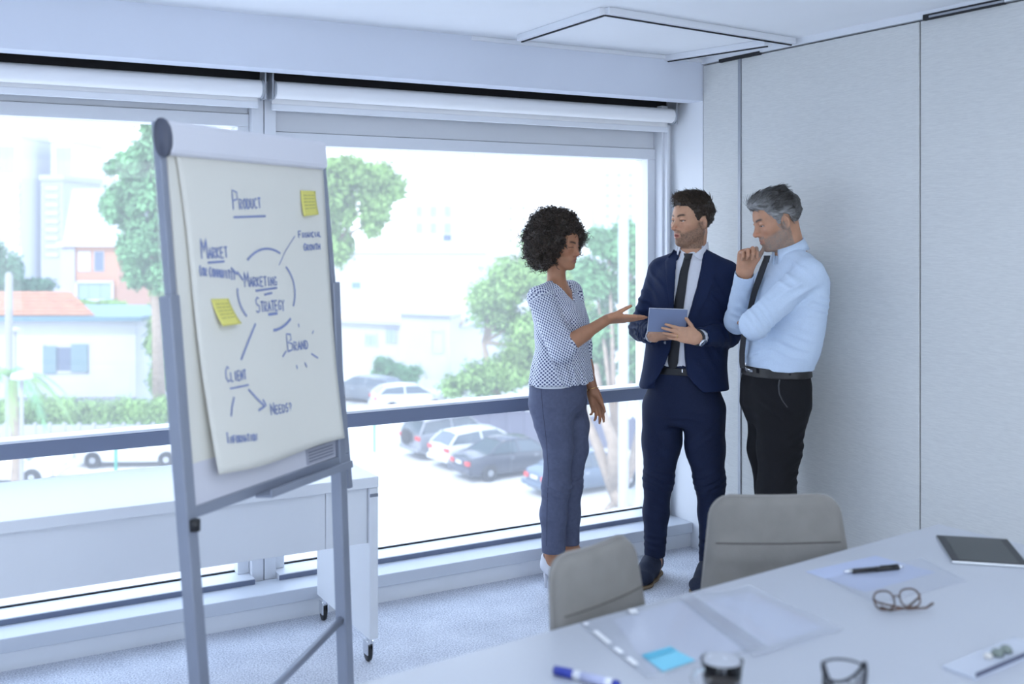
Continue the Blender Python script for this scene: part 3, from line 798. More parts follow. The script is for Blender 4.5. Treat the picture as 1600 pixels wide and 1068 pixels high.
# ================================================================== solid modelling for bodies and clothes
def V3(*a): return np.array(a if len(a) > 1 else a[0], dtype=np.float64)
def nrm(v): v = np.asarray(v, float); return v / (np.linalg.norm(v) + 1e-12)
def smin(a, b, k):
    if k <= 0: return np.minimum(a, b)
    h = np.maximum(k - np.abs(a - b), 0) / k
    return np.minimum(a, b) - h * h * k * .25
def vnoise(P, seed=0):
    I = np.floor(P).astype(np.int64); f = P - I; f = f * f * (3 - 2 * f)
    def hsh(i, j, k):
        n = (i * 374761393 + j * 668265263 + k * 2147483647 + seed * 974634777) & 0xFFFFFFFF
        n = ((n ^ (n >> 13)) * 1274126177) & 0xFFFFFFFF
        return ((n ^ (n >> 16)) & 0xFFFF) / 32767.5 - 1.0
    x, y, z = I[..., 0], I[..., 1], I[..., 2]; u, v, w = f[..., 0], f[..., 1], f[..., 2]
    def lx(j, k): a = hsh(x, j, k); return a + (hsh(x + 1, j, k) - a) * u
    def ly(k): a = lx(y, k); return a + (lx(y + 1, k) - a) * v
    a = ly(z); return a + (ly(z + 1) - a) * w

class Field:
    def __init__(s): s.pr = []; s.post = None; s.slack = 0.0
    def add(s, f, lo, hi, k=.01, op='u'):
        s.pr.append((f, np.asarray(lo, float), np.asarray(hi, float), k, op)); return s
    def cone(s, a, b, ra, rb=None, k=.01, op='u', flat=None):
        """tapered capsule; flat=(axis, factor) squeezes the section along an axis"""
        a, b = V3(a), V3(b); rb = ra if rb is None else rb
        ab = b - a; L2 = ab.dot(ab) + 1e-12; m = max(ra, rb)
        if flat is not None: ax = nrm(flat[0]); fac = flat[1]
        def f(P):
            q = P - a; t = np.clip(q @ ab / L2, 0, 1); w = q - t[..., None] * ab
            if flat is not None:
                c = w @ ax; w = w + (c / fac - c)[..., None] * ax
            d = np.sqrt((w * w).sum(-1)) - (ra + (rb - ra) * t)
            return d * (fac if flat is not None and fac < 1 else 1)
        mm = m * (max(1, flat[1]) if flat is not None else 1)
        return s.add(f, np.minimum(a, b) - mm, np.maximum(a, b) + mm, k, op)
    def chain(s, pts, rs, k=.01, op='u', flat=None):
        for i in range(len(pts) - 1): s.cone(pts[i], pts[i + 1], rs[i], rs[i + 1], k, op, flat)
        return s
    def ell(s, c, r, M=None, k=.01, op='u'):
        """ellipsoid; M: 3x3, columns are its axes"""
        c, r = V3(c), V3(r); M = np.eye(3) if M is None else np.asarray(M)
        def f(P):
            q = (P - c) @ M; k0 = np.sqrt(((q / r) ** 2).sum(-1)); k1 = np.sqrt(((q / (r * r)) ** 2).sum(-1)) + 1e-9
            return k0 * (k0 - 1) / k1
        m = r.max(); return s.add(f, c - m, c + m, k, op)
    def box(s, c, h, M=None, k=.0, op='u', rnd=0.0):
        c, h = V3(c), V3(h) - rnd; M = np.eye(3) if M is None else np.asarray(M)
        def f(P):
            q = np.abs((P - c) @ M) - h
            return np.sqrt((np.maximum(q, 0) ** 2).sum(-1)) + np.minimum(q.max(-1), 0) - rnd
        m = np.linalg.norm(h) + rnd; return s.add(f, c - m, c + m, k, op)
    def loft(s, rows, ang, k=.01, op='u', power=2.0, ends=True):
        """stack of super-ellipses: rows = (z, cx, cy, half width, half depth); ang = heading of the width axis"""
        rows = sorted(rows); Z = np.array([r[0] for r in rows]); A = np.array([r[1:] for r in rows], float)
        ca, sa = math.cos(ang), math.sin(ang)
        Zf = np.linspace(Z[0], Z[-1], 60)
        # smooth interpolation of the rows
        Af = np.stack([np.interp(Zf, Z, A[:, i]) for i in range(4)], 1)
        ker = np.array([1, 2, 3, 2, 1]) / 9.0
        Ap = np.pad(Af, ((2, 2), (0, 0)), 'edge'); Af = sum(ker[j] * Ap[j:j + 60] for j in range(5))
        def f(P):
            z = P[..., 2]; cx, cy, a, b = [np.interp(z, Zf, Af[:, i]) for i in range(4)]
            x = P[..., 0] - cx; y = P[..., 1] - cy
            u = (x * ca + y * sa) / a; v = (-x * sa + y * ca) / b
            r = (np.abs(u) ** power + np.abs(v) ** power) ** (1 / power)
            g = np.hypot(u / a, v / b) / np.maximum(r, 1e-6)
            d = (r - 1) / np.maximum(g, 1 / np.maximum(a, b))
            if ends:
                e = np.maximum(Z[0] - z, z - Z[-1]); d = np.where(e > 0, np.hypot(np.maximum(d, 0), e), np.maximum(d, e))
            return d
        m = A[:, 2:].max(); lo = (A[:, 0].min() - m, A[:, 1].min() - m, Z[0]); hi = (A[:, 0].max() + m, A[:, 1].max() + m, Z[-1])
        return s.add(f, lo, hi, k, op)
    def ev(s, P, cull=None):
        """P (nb, n, 3); cull=(lo, hi) boxes of the blocks"""
        D = np.full(P.shape[:-1], .2)
        for f, lo, hi, k, op in s.pr:
            mg = k + .012
            if cull is not None:
                ix = np.nonzero(((cull[0] < hi + mg) & (cull[1] > lo - mg)).all(-1))[0]
                if not len(ix): continue
                Q = P[ix]; d0 = D[ix]
            else: ix = slice(None); Q = P; d0 = D
            v = f(Q)
            if op == 'u': r = smin(d0, v, k)
            elif op == 's': r = -smin(-d0, v, k)
            else: r = -smin(-d0, -v, k)
            D[ix] = r
        if s.post is not None: D = s.post(P, D)
        return D
    def bounds(s):
        lo = np.min([p[1] for p in s.pr if p[4] == 'u'], 0); hi = np.max([p[2] for p in s.pr if p[4] == 'u'], 0); return lo - .02, hi + .02

def axis_pts(lo, hi, h, fine):
    out = [lo]
    while out[-1] < hi:
        x = out[-1]; st = h
        for a, b, hf in fine:
            if a - h < x < b: st = min(st, hf)
        out.append(x + st)
    while len(out) % 8: out.append(out[-1] + h)
    return np.array(out)
def polygonise(fd, h=.004, fine=(), smooth=1):
    """surface nets on a sparse, rectilinear grid -> verts (n,3), quads (m,4)"""
    lo, hi = fd.bounds()
    X = [axis_pts(lo[i], hi[i], h, [(f[0][i], f[1][i], f[2]) for f in fine]) for i in range(3)]
    n = [len(a) for a in X]; B = [a.reshape(-1, 8) for a in X]; nb = [len(b) for b in B]
    bl = [b[:, 0] for b in B]; bh = [b[:, -1] for b in B]
    ctr = [(l + g) / 2 for l, g in zip(bl, bh)]; hf = [(g - l) / 2 for l, g in zip(bl, bh)]
    C = np.stack(np.meshgrid(*ctr, indexing='ij'), -1); H = np.sqrt(sum(q ** 2 for q in np.meshgrid(*hf, indexing='ij')))
    dc = fd.ev(C.reshape(1, -1, 3)).reshape(nb)
    act = np.abs(dc) < H * 1.25 + h * 2 + fd.slack
    F = np.repeat(np.repeat(np.repeat(np.where(dc < 0, -1, 1).astype(np.float32), 8, 0), 8, 1), 8, 2)
    F5 = F.reshape(nb[0], 8, nb[1], 8, nb[2], 8)
    ids = np.argwhere(act)
    for s0 in range(0, len(ids), 1500):
        I = ids[s0:s0 + 1500]; m = len(I)
        gx, gy, gz = B[0][I[:, 0]], B[1][I[:, 1]], B[2][I[:, 2]]
        P = np.empty((m, 8, 8, 8, 3)); P[..., 0] = gx[:, :, None, None]; P[..., 1] = gy[:, None, :, None]; P[..., 2] = gz[:, None, None, :]
        P = P.reshape(m, 512, 3)
        d = fd.ev(P, (P[:, 0], P[:, -1]))
        F5[I[:, 0], :, I[:, 1], :, I[:, 2], :] = d.reshape(m, 8, 8, 8)
    S = F < 0
    S8 = S.astype(np.uint8)
    c = S8[:-1] + S8[1:]; c = c[:, :-1] + c[:, 1:]; c = c[:, :, :-1] + c[:, :, 1:]
    cells = np.argwhere((c > 0) & (c < 8))
    idx = np.full(c.shape, -1, np.int32); idx[tuple(cells.T)] = np.arange(len(cells))
    acc = np.zeros((len(cells), 3)); cnt = np.zeros(len(cells))
    cor = [(i, j, k) for i in (0, 1) for j in (0, 1) for k in (0, 1)]
    fv = {o: F[cells[:, 0] + o[0], cells[:, 1] + o[1], cells[:, 2] + o[2]] for o in cor}
    pv = {o: np.stack([X[i][cells[:, i] + o[i]] for i in range(3)], 1) for o in cor}
    for o in cor:
        for ax in range(3):
            if o[ax] == 0:
                e = list(o); e[ax] = 1; e = tuple(e)
                a, b = fv[o], fv[e]; m = (a < 0) != (b < 0); den = np.where(m, a - b, 1); t = np.clip(np.where(m, a / den, 0), 0, 1)
                p = pv[o] + (pv[e] - pv[o]) * t[:, None]; acc[m] += p[m]; cnt[m] += 1
    V = acc / cnt[:, None]
    Q = []
    for ax in range(3):
        sl0 = [slice(None)] * 3; sl1 = [slice(None)] * 3; sl0[ax] = slice(None, -1); sl1[ax] = slice(1, None)
        ch = S[tuple(sl0)] != S[tuple(sl1)]
        E = np.argwhere(ch); o1, o2 = [(1, 2), (2, 0), (0, 1)][ax]
        ok = (E[:, o1] > 0) & (E[:, o2] > 0) & (E[:, o1] < n[o1] - 1) & (E[:, o2] < n[o2] - 1); E = E[ok]
        def g(a, b):
            q = E.copy(); q[:, o1] -= a; q[:, o2] -= b; return idx[q[:, 0], q[:, 1], q[:, 2]]
        q4 = np.stack([g(1, 1), g(0, 1), g(0, 0), g(1, 0)], 1)
        fl_ = S[E[:, 0], E[:, 1], E[:, 2]]
        q4[~fl_] = q4[~fl_][:, ::-1]
        Q.append(q4)
    Q = np.concatenate(Q); Q = Q[(Q >= 0).all(1)]
    for _ in range(smooth):
        A = np.zeros_like(V); N = np.zeros(len(V))
        for i in range(4):
            a, b = Q[:, i], Q[:, (i + 1) % 4]
            for dd in range(3):
                A[:, dd] += np.bincount(a, V[b, dd], len(V)) + np.bincount(b, V[a, dd], len(V))
            N += np.bincount(a, minlength=len(V)) + np.bincount(b, minlength=len(V))
        V = V * .5 + .5 * A / np.maximum(N, 1)[:, None]
    return V, Q
def np_mesh(name, V, Q, colors=None, uv=None):
    me = bpy.data.meshes.new(name); V = np.asarray(V, np.float32); Q = np.asarray(Q, np.int32); k = Q.shape[1]
    me.vertices.add(len(V)); me.vertices.foreach_set('co', V.ravel())
    me.loops.add(Q.size); me.loops.foreach_set('vertex_index', Q.ravel())
    me.polygons.add(len(Q)); me.polygons.foreach_set('loop_start', np.arange(0, Q.size, k, dtype=np.int32))
    me.update(calc_edges=True); me.validate()
    me.polygons.foreach_set('use_smooth', np.ones(len(me.polygons), bool))
    if colors is not None:
        at_ = me.attributes.new('tint', 'FLOAT_COLOR', 'POINT')
        c = np.ones((len(V), 4), np.float32); c[:, :3] = colors; at_.data.foreach_set('color', c.ravel())
    if uv is not None:
        at_ = me.attributes.new('weave', 'FLOAT_VECTOR', 'POINT')
        u3 = np.zeros((len(V), 3), np.float32); u3[:, :2] = uv; at_.data.foreach_set('vector', u3.ravel())
    return me
def strands(paths, radii, colors=None, sides=3):
    """paths (S,n,3), radii (n,) -> joined tapered tubes"""
    S_, n, _ = paths.shape
    t = np.gradient(paths, axis=1); t /= np.linalg.norm(t, axis=-1, keepdims=True) + 1e-12
    up = np.zeros_like(t); up[..., 2] = 1; up[np.abs(t[..., 2]) > .9] = (1, 0, 0)
    a = np.cross(t, up); a /= np.linalg.norm(a, axis=-1, keepdims=True) + 1e-12; b = np.cross(t, a)
    V = np.empty((S_, n, sides, 3))
    for k in range(sides):
        th = 2 * math.pi * k / sides
        V[:, :, k] = paths + (a * math.cos(th) + b * math.sin(th)) * np.asarray(radii)[None, :, None]
    base = np.arange(S_)[:, None, None] * n * sides; i = np.arange(n - 1)[None, :, None] * sides; k = np.arange(sides)[None, None, :]
    k2 = (k + 1) % sides
    Q = np.stack([base + i + k, base + i + k2, base + i + sides + k2, base + i + sides + k], -1).reshape(-1, 4)
    C = None if colors is None else np.repeat(colors, n * sides, 0)
    return V.reshape(-1, 3), Q, C

def tint_mat(name, rough=.55, spec=.4, sheen=0.0, sss=0.0, nbump=0.0, nscale=300):
    m = bpy.data.materials.new(name); m.use_nodes = True; nt = m.node_tree; b = nt.nodes['Principled BSDF']
    a = nt.nodes.new('ShaderNodeAttribute'); a.attribute_name = 'tint'
    nt.links.new(a.outputs['Color'], b.inputs['Base Color'])
    b.inputs['Roughness'].default_value = rough; b.inputs['Specular IOR Level'].default_value = spec
    if sss:
        b.inputs['Subsurface Weight'].default_value = sss; b.inputs['Subsurface Radius'].default_value = (1, .35, .2); b.inputs['Subsurface Scale'].default_value = .008
    if nbump:
        t = nt.nodes.new('ShaderNodeTexCoord'); n = nt.nodes.new('ShaderNodeTexNoise'); n.inputs['Scale'].default_value = nscale
        bp = nt.nodes.new('ShaderNodeBump'); bp.inputs['Strength'].default_value = nbump; bp.inputs['Distance'].default_value = .002
        nt.links.new(t.outputs['Object'], n.inputs[0]); nt.links.new(n.outputs['Fac'], bp.inputs['Height']); nt.links.new(bp.outputs[0], b.inputs['Normal'])
    return m

# ------------------------------------------------------------------ anatomy
def frame3(f, up=(0, 0, 1)):
    """columns: forward, left, up"""
    f = nrm(f); l = nrm(np.cross(up, f)); u = np.cross(f, l); return np.stack([f, l, u], 1)
def head(fd, c, M, s=1.0, female=False, jaw=1.0, mouth_open=0.0, lid=0.0):
    """c: centre between the ears; M: columns forward, left, up"""
    T = lambda x, y, z: V3(c) + M @ (V3(x, y, z) * s)
    e = lambda x, y, z, r, k=.012, op='u': fd.ell(T(x, y, z), V3(r) * s, M, k * s, op)
    cn = lambda a, b, ra, rb, k=.01, op='u': fd.cone(T(*a), T(*b), ra * s, rb * s, k * s, op)
    e(-.014, 0, .042, (.098, .077, .086))
    e(.028, 0, .020, (.068, .064, .072), .03)
    e(.036, 0, -.045, (.056, .052, .060), .03)
    for sg in (-1, 1):
        cn((-.004, sg * .056, -.045), (.058, sg * .019 * jaw, -.098), .017, .015, .03)
        e(.058, sg * .042, -.014, (.027, .025, .022), .02)
        cn((.078, sg * .010, .027), (.070, sg * .046, .026), .0105, .0085, .014)
    e(.078, 0, -.097, (.018, .021, .016), .022)
    e(.066, 0, -.060, (.030, .032, .028), .02)
    for sg in (-1, 1): e(.096, sg * .032, .008, (.016, .019, .0125), .014, 's')
    nl = 1.0 if not female else .9
    cn((.086, 0, .016), (.086 + .024 * nl, 0, -.024), .0075, .0095, .014)
    e(.086 + .025 * nl, 0, -.029, (.0105, .0105, .0095), .008)
    for sg in (-1, 1): e(.086 + .011 * nl, sg * .0125, -.033, (.0105, .0075, .0080), .006)
    # lips
    g = 1.15 if female else .9
    for sg in (-1, 1):
        cn((.0955, sg * .004, -.0565), (.083, sg * .0235, -.0615), .0058 * g, .003, .006)
        cn((.0945, 0, -.0695 - mouth_open), (.083, sg * .0215, -.0635), .0072 * g, .003, .006)
    if mouth_open: e(.100, 0, -.0625 - mouth_open * .5, (.016, .015, .0022 + mouth_open * .7), .003, 's')
    else: cn((.101, -.020, -.0628), (.101, .020, -.0628), .0016, .0016, .004, 's')
    for sg in (-1, 1):
        # upper and lower lids
        e(.0800, sg * .032, .0125 - lid, (.0135, .0165, .0075), .005); e(.0785, sg * .032, -.0035, (.013, .016, .0060), .005)
        E = M @ np.stack([nrm((.94, sg * -.34, 0)), nrm((sg * .34, .94, 0)), (0, 0, 1)], 1)
        fd.ell(T(-.004, sg * .078, -.008), V3(.0185, .0080, .031) * s, E, .006 * s)
        fd.ell(T(.0005, sg * .0875, -.005), V3(.0105, .0085, .0195) * s, E, .003 * s, 's')
    return T
def head_colour(P, c, M, s, skin, lip, brow=None, beard=None, beard_amt=0.0, lash=(.03, .02, .02), lid=0.0):
    q = ((P - V3(c)) @ M) / s; x, y, z = q[:, 0], q[:, 1], q[:, 2]
    C = np.tile(np.asarray(skin, float), (len(P), 1))
    near = (np.abs(x) < .14) & (np.abs(y) < .11) & (z > -.125) & (z < .14)
    var = vnoise(P * 60) * .05 + vnoise(P * 200) * .03
    C *= (1 + var)[:, None]
    ck = np.exp(-(((x - .07) / .035) ** 2 + ((np.abs(y) - .042) / .022) ** 2 + ((z + .022) / .022) ** 2)) * near
    C = C * (1 + ck[:, None] * np.array([.05, -.03, -.03]))
    nz = np.exp(-(((x - .112) / .018) ** 2 + (y / .018) ** 2 + ((z + .03) / .016) ** 2)) * near
    C = C * (1 + nz[:, None] * np.array([.08, -.08, -.08]))
    if beard is not None:
        m = near & (x > -.02)
        edge = -.022 - .022 * np.clip((x - .02) / .06, 0, 1) + .0 * y
        b = np.clip((edge - z) / .014, 0, 1)
        side = np.exp(-((x - .008) / .014) ** 2) * (z < .0) * (np.abs(y) > .045)
        mus = np.exp(-(((z + .047) / .0065) ** 2)) * (x > .078) * (np.abs(y) < .027)
        soul = np.clip((-.074 - z) / .006, 0, 1)
        lipz = np.exp(-(((z + .062) / .010) ** 2)) * (np.abs(y) < .024) * (x > .078)
        b = np.maximum(np.maximum(b, side), mus) * (1 - np.clip(lipz * 1.4, 0, 1) * (mus < .6))
        b = b * m * beard_amt * (.75 + .35 * vnoise(P * 320)) * (z > -.125)
        b = np.clip(b, 0, 1); C = C * (1 - b[:, None]) + np.asarray(beard) * b[:, None]
    lp = (np.abs(z + .0625) < .0125) & (np.abs(y) < .0235) & (x > .081) & near
    w = np.clip(1 - np.abs(z + .0635) / .0125, 0, 1) ** .6 * np.clip(1.15 - np.abs(y) / .0235, 0, 1) * lp
    w = np.clip(w * 1.3, 0, 1); C = C * (1 - w[:, None]) + np.asarray(lip) * w[:, None]
    if brow is not None:
        ay = np.abs(y); zc = .0265 + .006 * np.sin(np.clip((ay - .012) / .04, 0, 1) * 2.4)
        w = np.exp(-(((z - zc) / .0042) ** 2)) * np.clip((ay - .009) / .006, 0, 1) * np.clip((.053 - ay) / .012, 0, 1) * (x > .04) * near
        w = np.clip(w * 1.4, 0, 1) * .92; C = C * (1 - w[:, None]) + np.asarray(brow) * w[:, None]
    ay = np.abs(y)
    w = np.exp(-(((z - .0062 + lid * .9 - .0012 * np.cos((ay - .032) * 90)) / .0020) ** 2)) * (ay > .016) * (ay < .050) * (x > .06) * near * .8
    C = C * (1 - w[:, None]) + np.asarray(lash) * w[:, None]
    return np.clip(C, 0, 1)
def eyes(parent, T, M, s, iris=(.06, .035, .02), look=(1, 0, 0)):
    for sg in (-1, 1):
        bm = bmesh.new(); bmesh.ops.create_uvsphere(bm, u_segments=20, v_segments=14, radius=.0128 * s)
        V = np.array([v.co[:] for v in bm.verts]); me = bpy.data.meshes.new('eye'); bm.to_mesh(me); bm.free()
        d = V @ nrm(M @ V3(look)) / (.0128 * s)
        C = np.where((d > .955)[:, None], (.01, .01, .01), np.where((d > .84)[:, None], iris, (.62, .60, .58)))
        at_ = me.attributes.new('tint', 'FLOAT_COLOR', 'POINT'); c4 = np.ones((len(V), 4), np.float32); c4[:, :3] = C; at_.data.foreach_set('color', c4.ravel())
        link('eye', me, M_EYE, parent, True, T(.0745, sg * .032, .0045))
def hand(fd, w, f, n, left=False, curl=(.3, .35, .4, .45), s=1.0, thumb=(.5, .2, .2), spread=.06, k=.0035, mid=1.1):
    """w wrist, f towards the fingers, n palm normal; curl = bend per joint (radians) for index..little"""
    w, f, n = V3(w), nrm(f), nrm(n); n = nrm(n - f * n.dot(f)); sd = np.cross(n, f) if left else np.cross(f, n)
    P = lambda a, b, c: w + (f * a + sd * b + n * c) * s
    flat = (n, .62)
    base = [(.086, .026), (.090, .008), (.086, -.011), (.078, -.028)]
    ln_ = [(.040, .025, .021), (.044, .028, .022), (.041, .026, .021), (.032, .020, .019)]
    rr = [(.0092, .0082, .0074, .0064), (.0094, .0084, .0076, .0066), (.0088, .0080, .0072, .0062), (.0080, .0070, .0064, .0056)]
    for (a, b) in base: fd.cone(P(.004, b * .62, 0), P(a - .004, b, 0), .0205 * s, .0125 * s, .012 * s, 'u', flat)
    fd.cone(P(.02, .018, .006), P(.055, .030, .006), .016 * s, .010 * s, .012 * s)        # ball of the thumb
    fd.cone(P(.02, -.018, .004), P(.06, -.024, .004), .014 * s, .010 * s, .012 * s)
    ends = []
    for i, (a, b) in enumerate(base):
        p = P(a - .004, b, 0); ang = 0.0; fan = (1.5 - i) * spread
        for j in range(3):
            ang += curl[i] * (1.0, mid, .8)[j]
            d = (f * math.cos(fan) + sd * math.sin(fan)) * math.cos(ang) + n * math.sin(ang)
            q = p + d * ln_[i][j] * s
            fd.cone(p, q, rr[i][j] * s, rr[i][j + 1] * s, k if j else .006)
            p = q
        ends.append((p, d))
    p = P(.022, .024, .004); a0 = thumb[0]; a1 = thumb[1]
    d = nrm(f * math.cos(a0) + sd * math.sin(a0) + n * a1)
    q = p + d * .042 * s; fd.cone(p, q, .0135 * s, .0105 * s, .008)
    d2 = nrm(d + f * thumb[2] + n * thumb[2] * .3); p2 = q + d2 * .030 * s; fd.cone(q, p2, .0105 * s, .0090 * s, .003)
    d3 = nrm(d2 + f * thumb[2] * .6); p3 = p2 + d3 * .024 * s; fd.cone(p2, p3, .0090 * s, .0072 * s, .003)
    ends.append((p3, d3))
    return ends
def ridged(P, sc, amp, seed=0):
    """soft cloth folds: rounded ridges"""
    return amp * (np.abs(vnoise(P * np.asarray(sc), seed)) ** .7 - .45)
def vert_normals(V, Q):
    n = np.cross(V[Q[:, 2]] - V[Q[:, 0]], V[Q[:, 3]] - V[Q[:, 1]]); N = np.zeros_like(V)
    for i in range(4):
        for dd in range(3): N[:, dd] += np.bincount(Q[:, i], n[:, dd], len(V))
    return N / (np.linalg.norm(N, axis=1, keepdims=True) + 1e-12)
def fold(P, c, dv, lam, rad, amp, ph=0.0, wob=6.0):
    """a few parallel creases around c, running across dv"""
    w = P - V3(c); e2 = ((w / np.asarray(rad)) ** 2).sum(-1); ok = e2 < 4.5
    out = np.zeros(P.shape[:-1])
    if ok.any():
        Pm = P[ok]; u = w[ok] @ nrm(dv) + .012 * vnoise(Pm * 14, 11)
        s_ = .5 + .5 * np.sin(2 * math.pi * u / lam + ph + vnoise(Pm * wob, 5) * 1.2)
        out[ok] = amp * np.exp(-e2[ok]) * (s_ ** 2.2 - .3)
    return out
class Person:
    def __init__(s, px0, d, label):
        s.d = d; s.px0 = px0; s.x0 = (px0 - 800) / F_PX * d
        b = at(px0, HOR, d); s.root = None; s.base = Vector((b.x, b.y, 0)); s.label = label; s.kids = []
    def q(s, px, py, dy=0.0):
        """local point (x right in the picture, y away, z up) of a spot measured in the photo, dy metres behind the person's plane"""
        d = s.d + dy; return V3((px - 800) / F_PX * d - s.x0, dy, CAM_Z - (py - HOR) / F_PX * d)
    def body(s, fd, m, colour, fine=(), h=.0065):
        V, Q = polygonise(fd, h, fine, 1); me = np_mesh('person', V, Q, colour(V))
        o = link('person', me, m); o.location = s.base; o.rotation_euler = (0, 0, -YAW); tag(o, s.label, 'person'); s.root = o; return o
    def part(s, name, fd, m, h=.004, fine=(), smooth=1, colour=None, uv=None, parent=None, label=None):
        V, Q = polygonise(fd, h, fine, smooth); me = np_mesh(name, V, Q, colour(V) if colour else None, uv(V) if uv else None)
        o = link(name, me, m, parent or s.root)
        if label: o['label'] = label
        o['_'] = 0; del o['_']
        s.last = (V, Q); return o
    def np_part(s, name, V, Q, m, C=None, parent=None, label=None):
        o = link(name, np_mesh(name, V, Q, C), m, parent or s.root)
        if label: o['label'] = label
        return o
def bvh_of(V, Q): return BVHTree.FromPolygons([tuple(v) for v in V], [tuple(int(i) for i in q) for q in Q])
def drape(bvh, pts2, off, thick, origin_y=-1.5, dirv=(0, 1, 0), n=2, snap=None):
    """strip/patch given as rows of (x, z) points, laid onto a surface seen along dirv; returns MB with thickness"""
    mb = MB(); G = []
    dv = Vector(dirv).normalized(); lasty = None
    for row in pts2:
        r_ = []
        for (x, z) in row:
            h, nn, ii, dd = bvh.ray_cast(Vector((x, 0, z)) + dv * origin_y, dv)
            if h is None: h = Vector((x, lasty if lasty is not None else 0, z))
            lasty = h.y
            r_.append(h - dv * off)
        G.append(r_)
    F = [[mb.bm.verts.new(p) for p in r_] for r_ in G]; K = [[mb.bm.verts.new(p + dv * thick) for p in r_] for r_ in G]
    R_, C_ = len(F), len(F[0])
    for i in range(R_ - 1):
        for j in range(C_ - 1):
            mb.bm.faces.new((F[i][j], F[i][j + 1], F[i + 1][j + 1], F[i + 1][j])); mb.bm.faces.new((K[i][j], K[i + 1][j], K[i + 1][j + 1], K[i][j + 1]))
    for i in range(R_ - 1):
        mb.bm.faces.new((F[i][0], F[i + 1][0], K[i + 1][0], K[i][0])); mb.bm.faces.new((F[i][-1], K[i][-1], K[i + 1][-1], F[i + 1][-1]))
    for j in range(C_ - 1):
        mb.bm.faces.new((F[0][j], K[0][j], K[0][j + 1], F[0][j + 1])); mb.bm.faces.new((F[-1][j], F[-1][j + 1], K[-1][j + 1], K[-1][j]))
    return mb
def rows_between(A, B, nu, nv):
    """A, B: polylines (left edge, right edge) of (x, z); resampled into nv rows of nu points"""
    def rs(L, t):
        L = [np.asarray(p, float) for p in L]; seg = [np.linalg.norm(b - a) for a, b in zip(L, L[1:])]; tot = sum(seg); x = t * tot
        for a, b, l in zip(L, L[1:], seg):
            if x <= l + 1e-9: return a + (b - a) * (x / (l + 1e-12))
            x -= l
        return L[-1]
    out = []
    for i in range(nv):
        a, b = rs(A, i / (nv - 1)), rs(B, i / (nv - 1)); out.append([tuple(a + (b - a) * j / (nu - 1)) for j in range(nu)])
    return out
M_SKIN = tint_mat('skin', .5, .35, sss=.12)
M_EYE = tint_mat('eye_surface', .15, .5)
M_HAIR = tint_mat('hair_fibre', .45, .35)
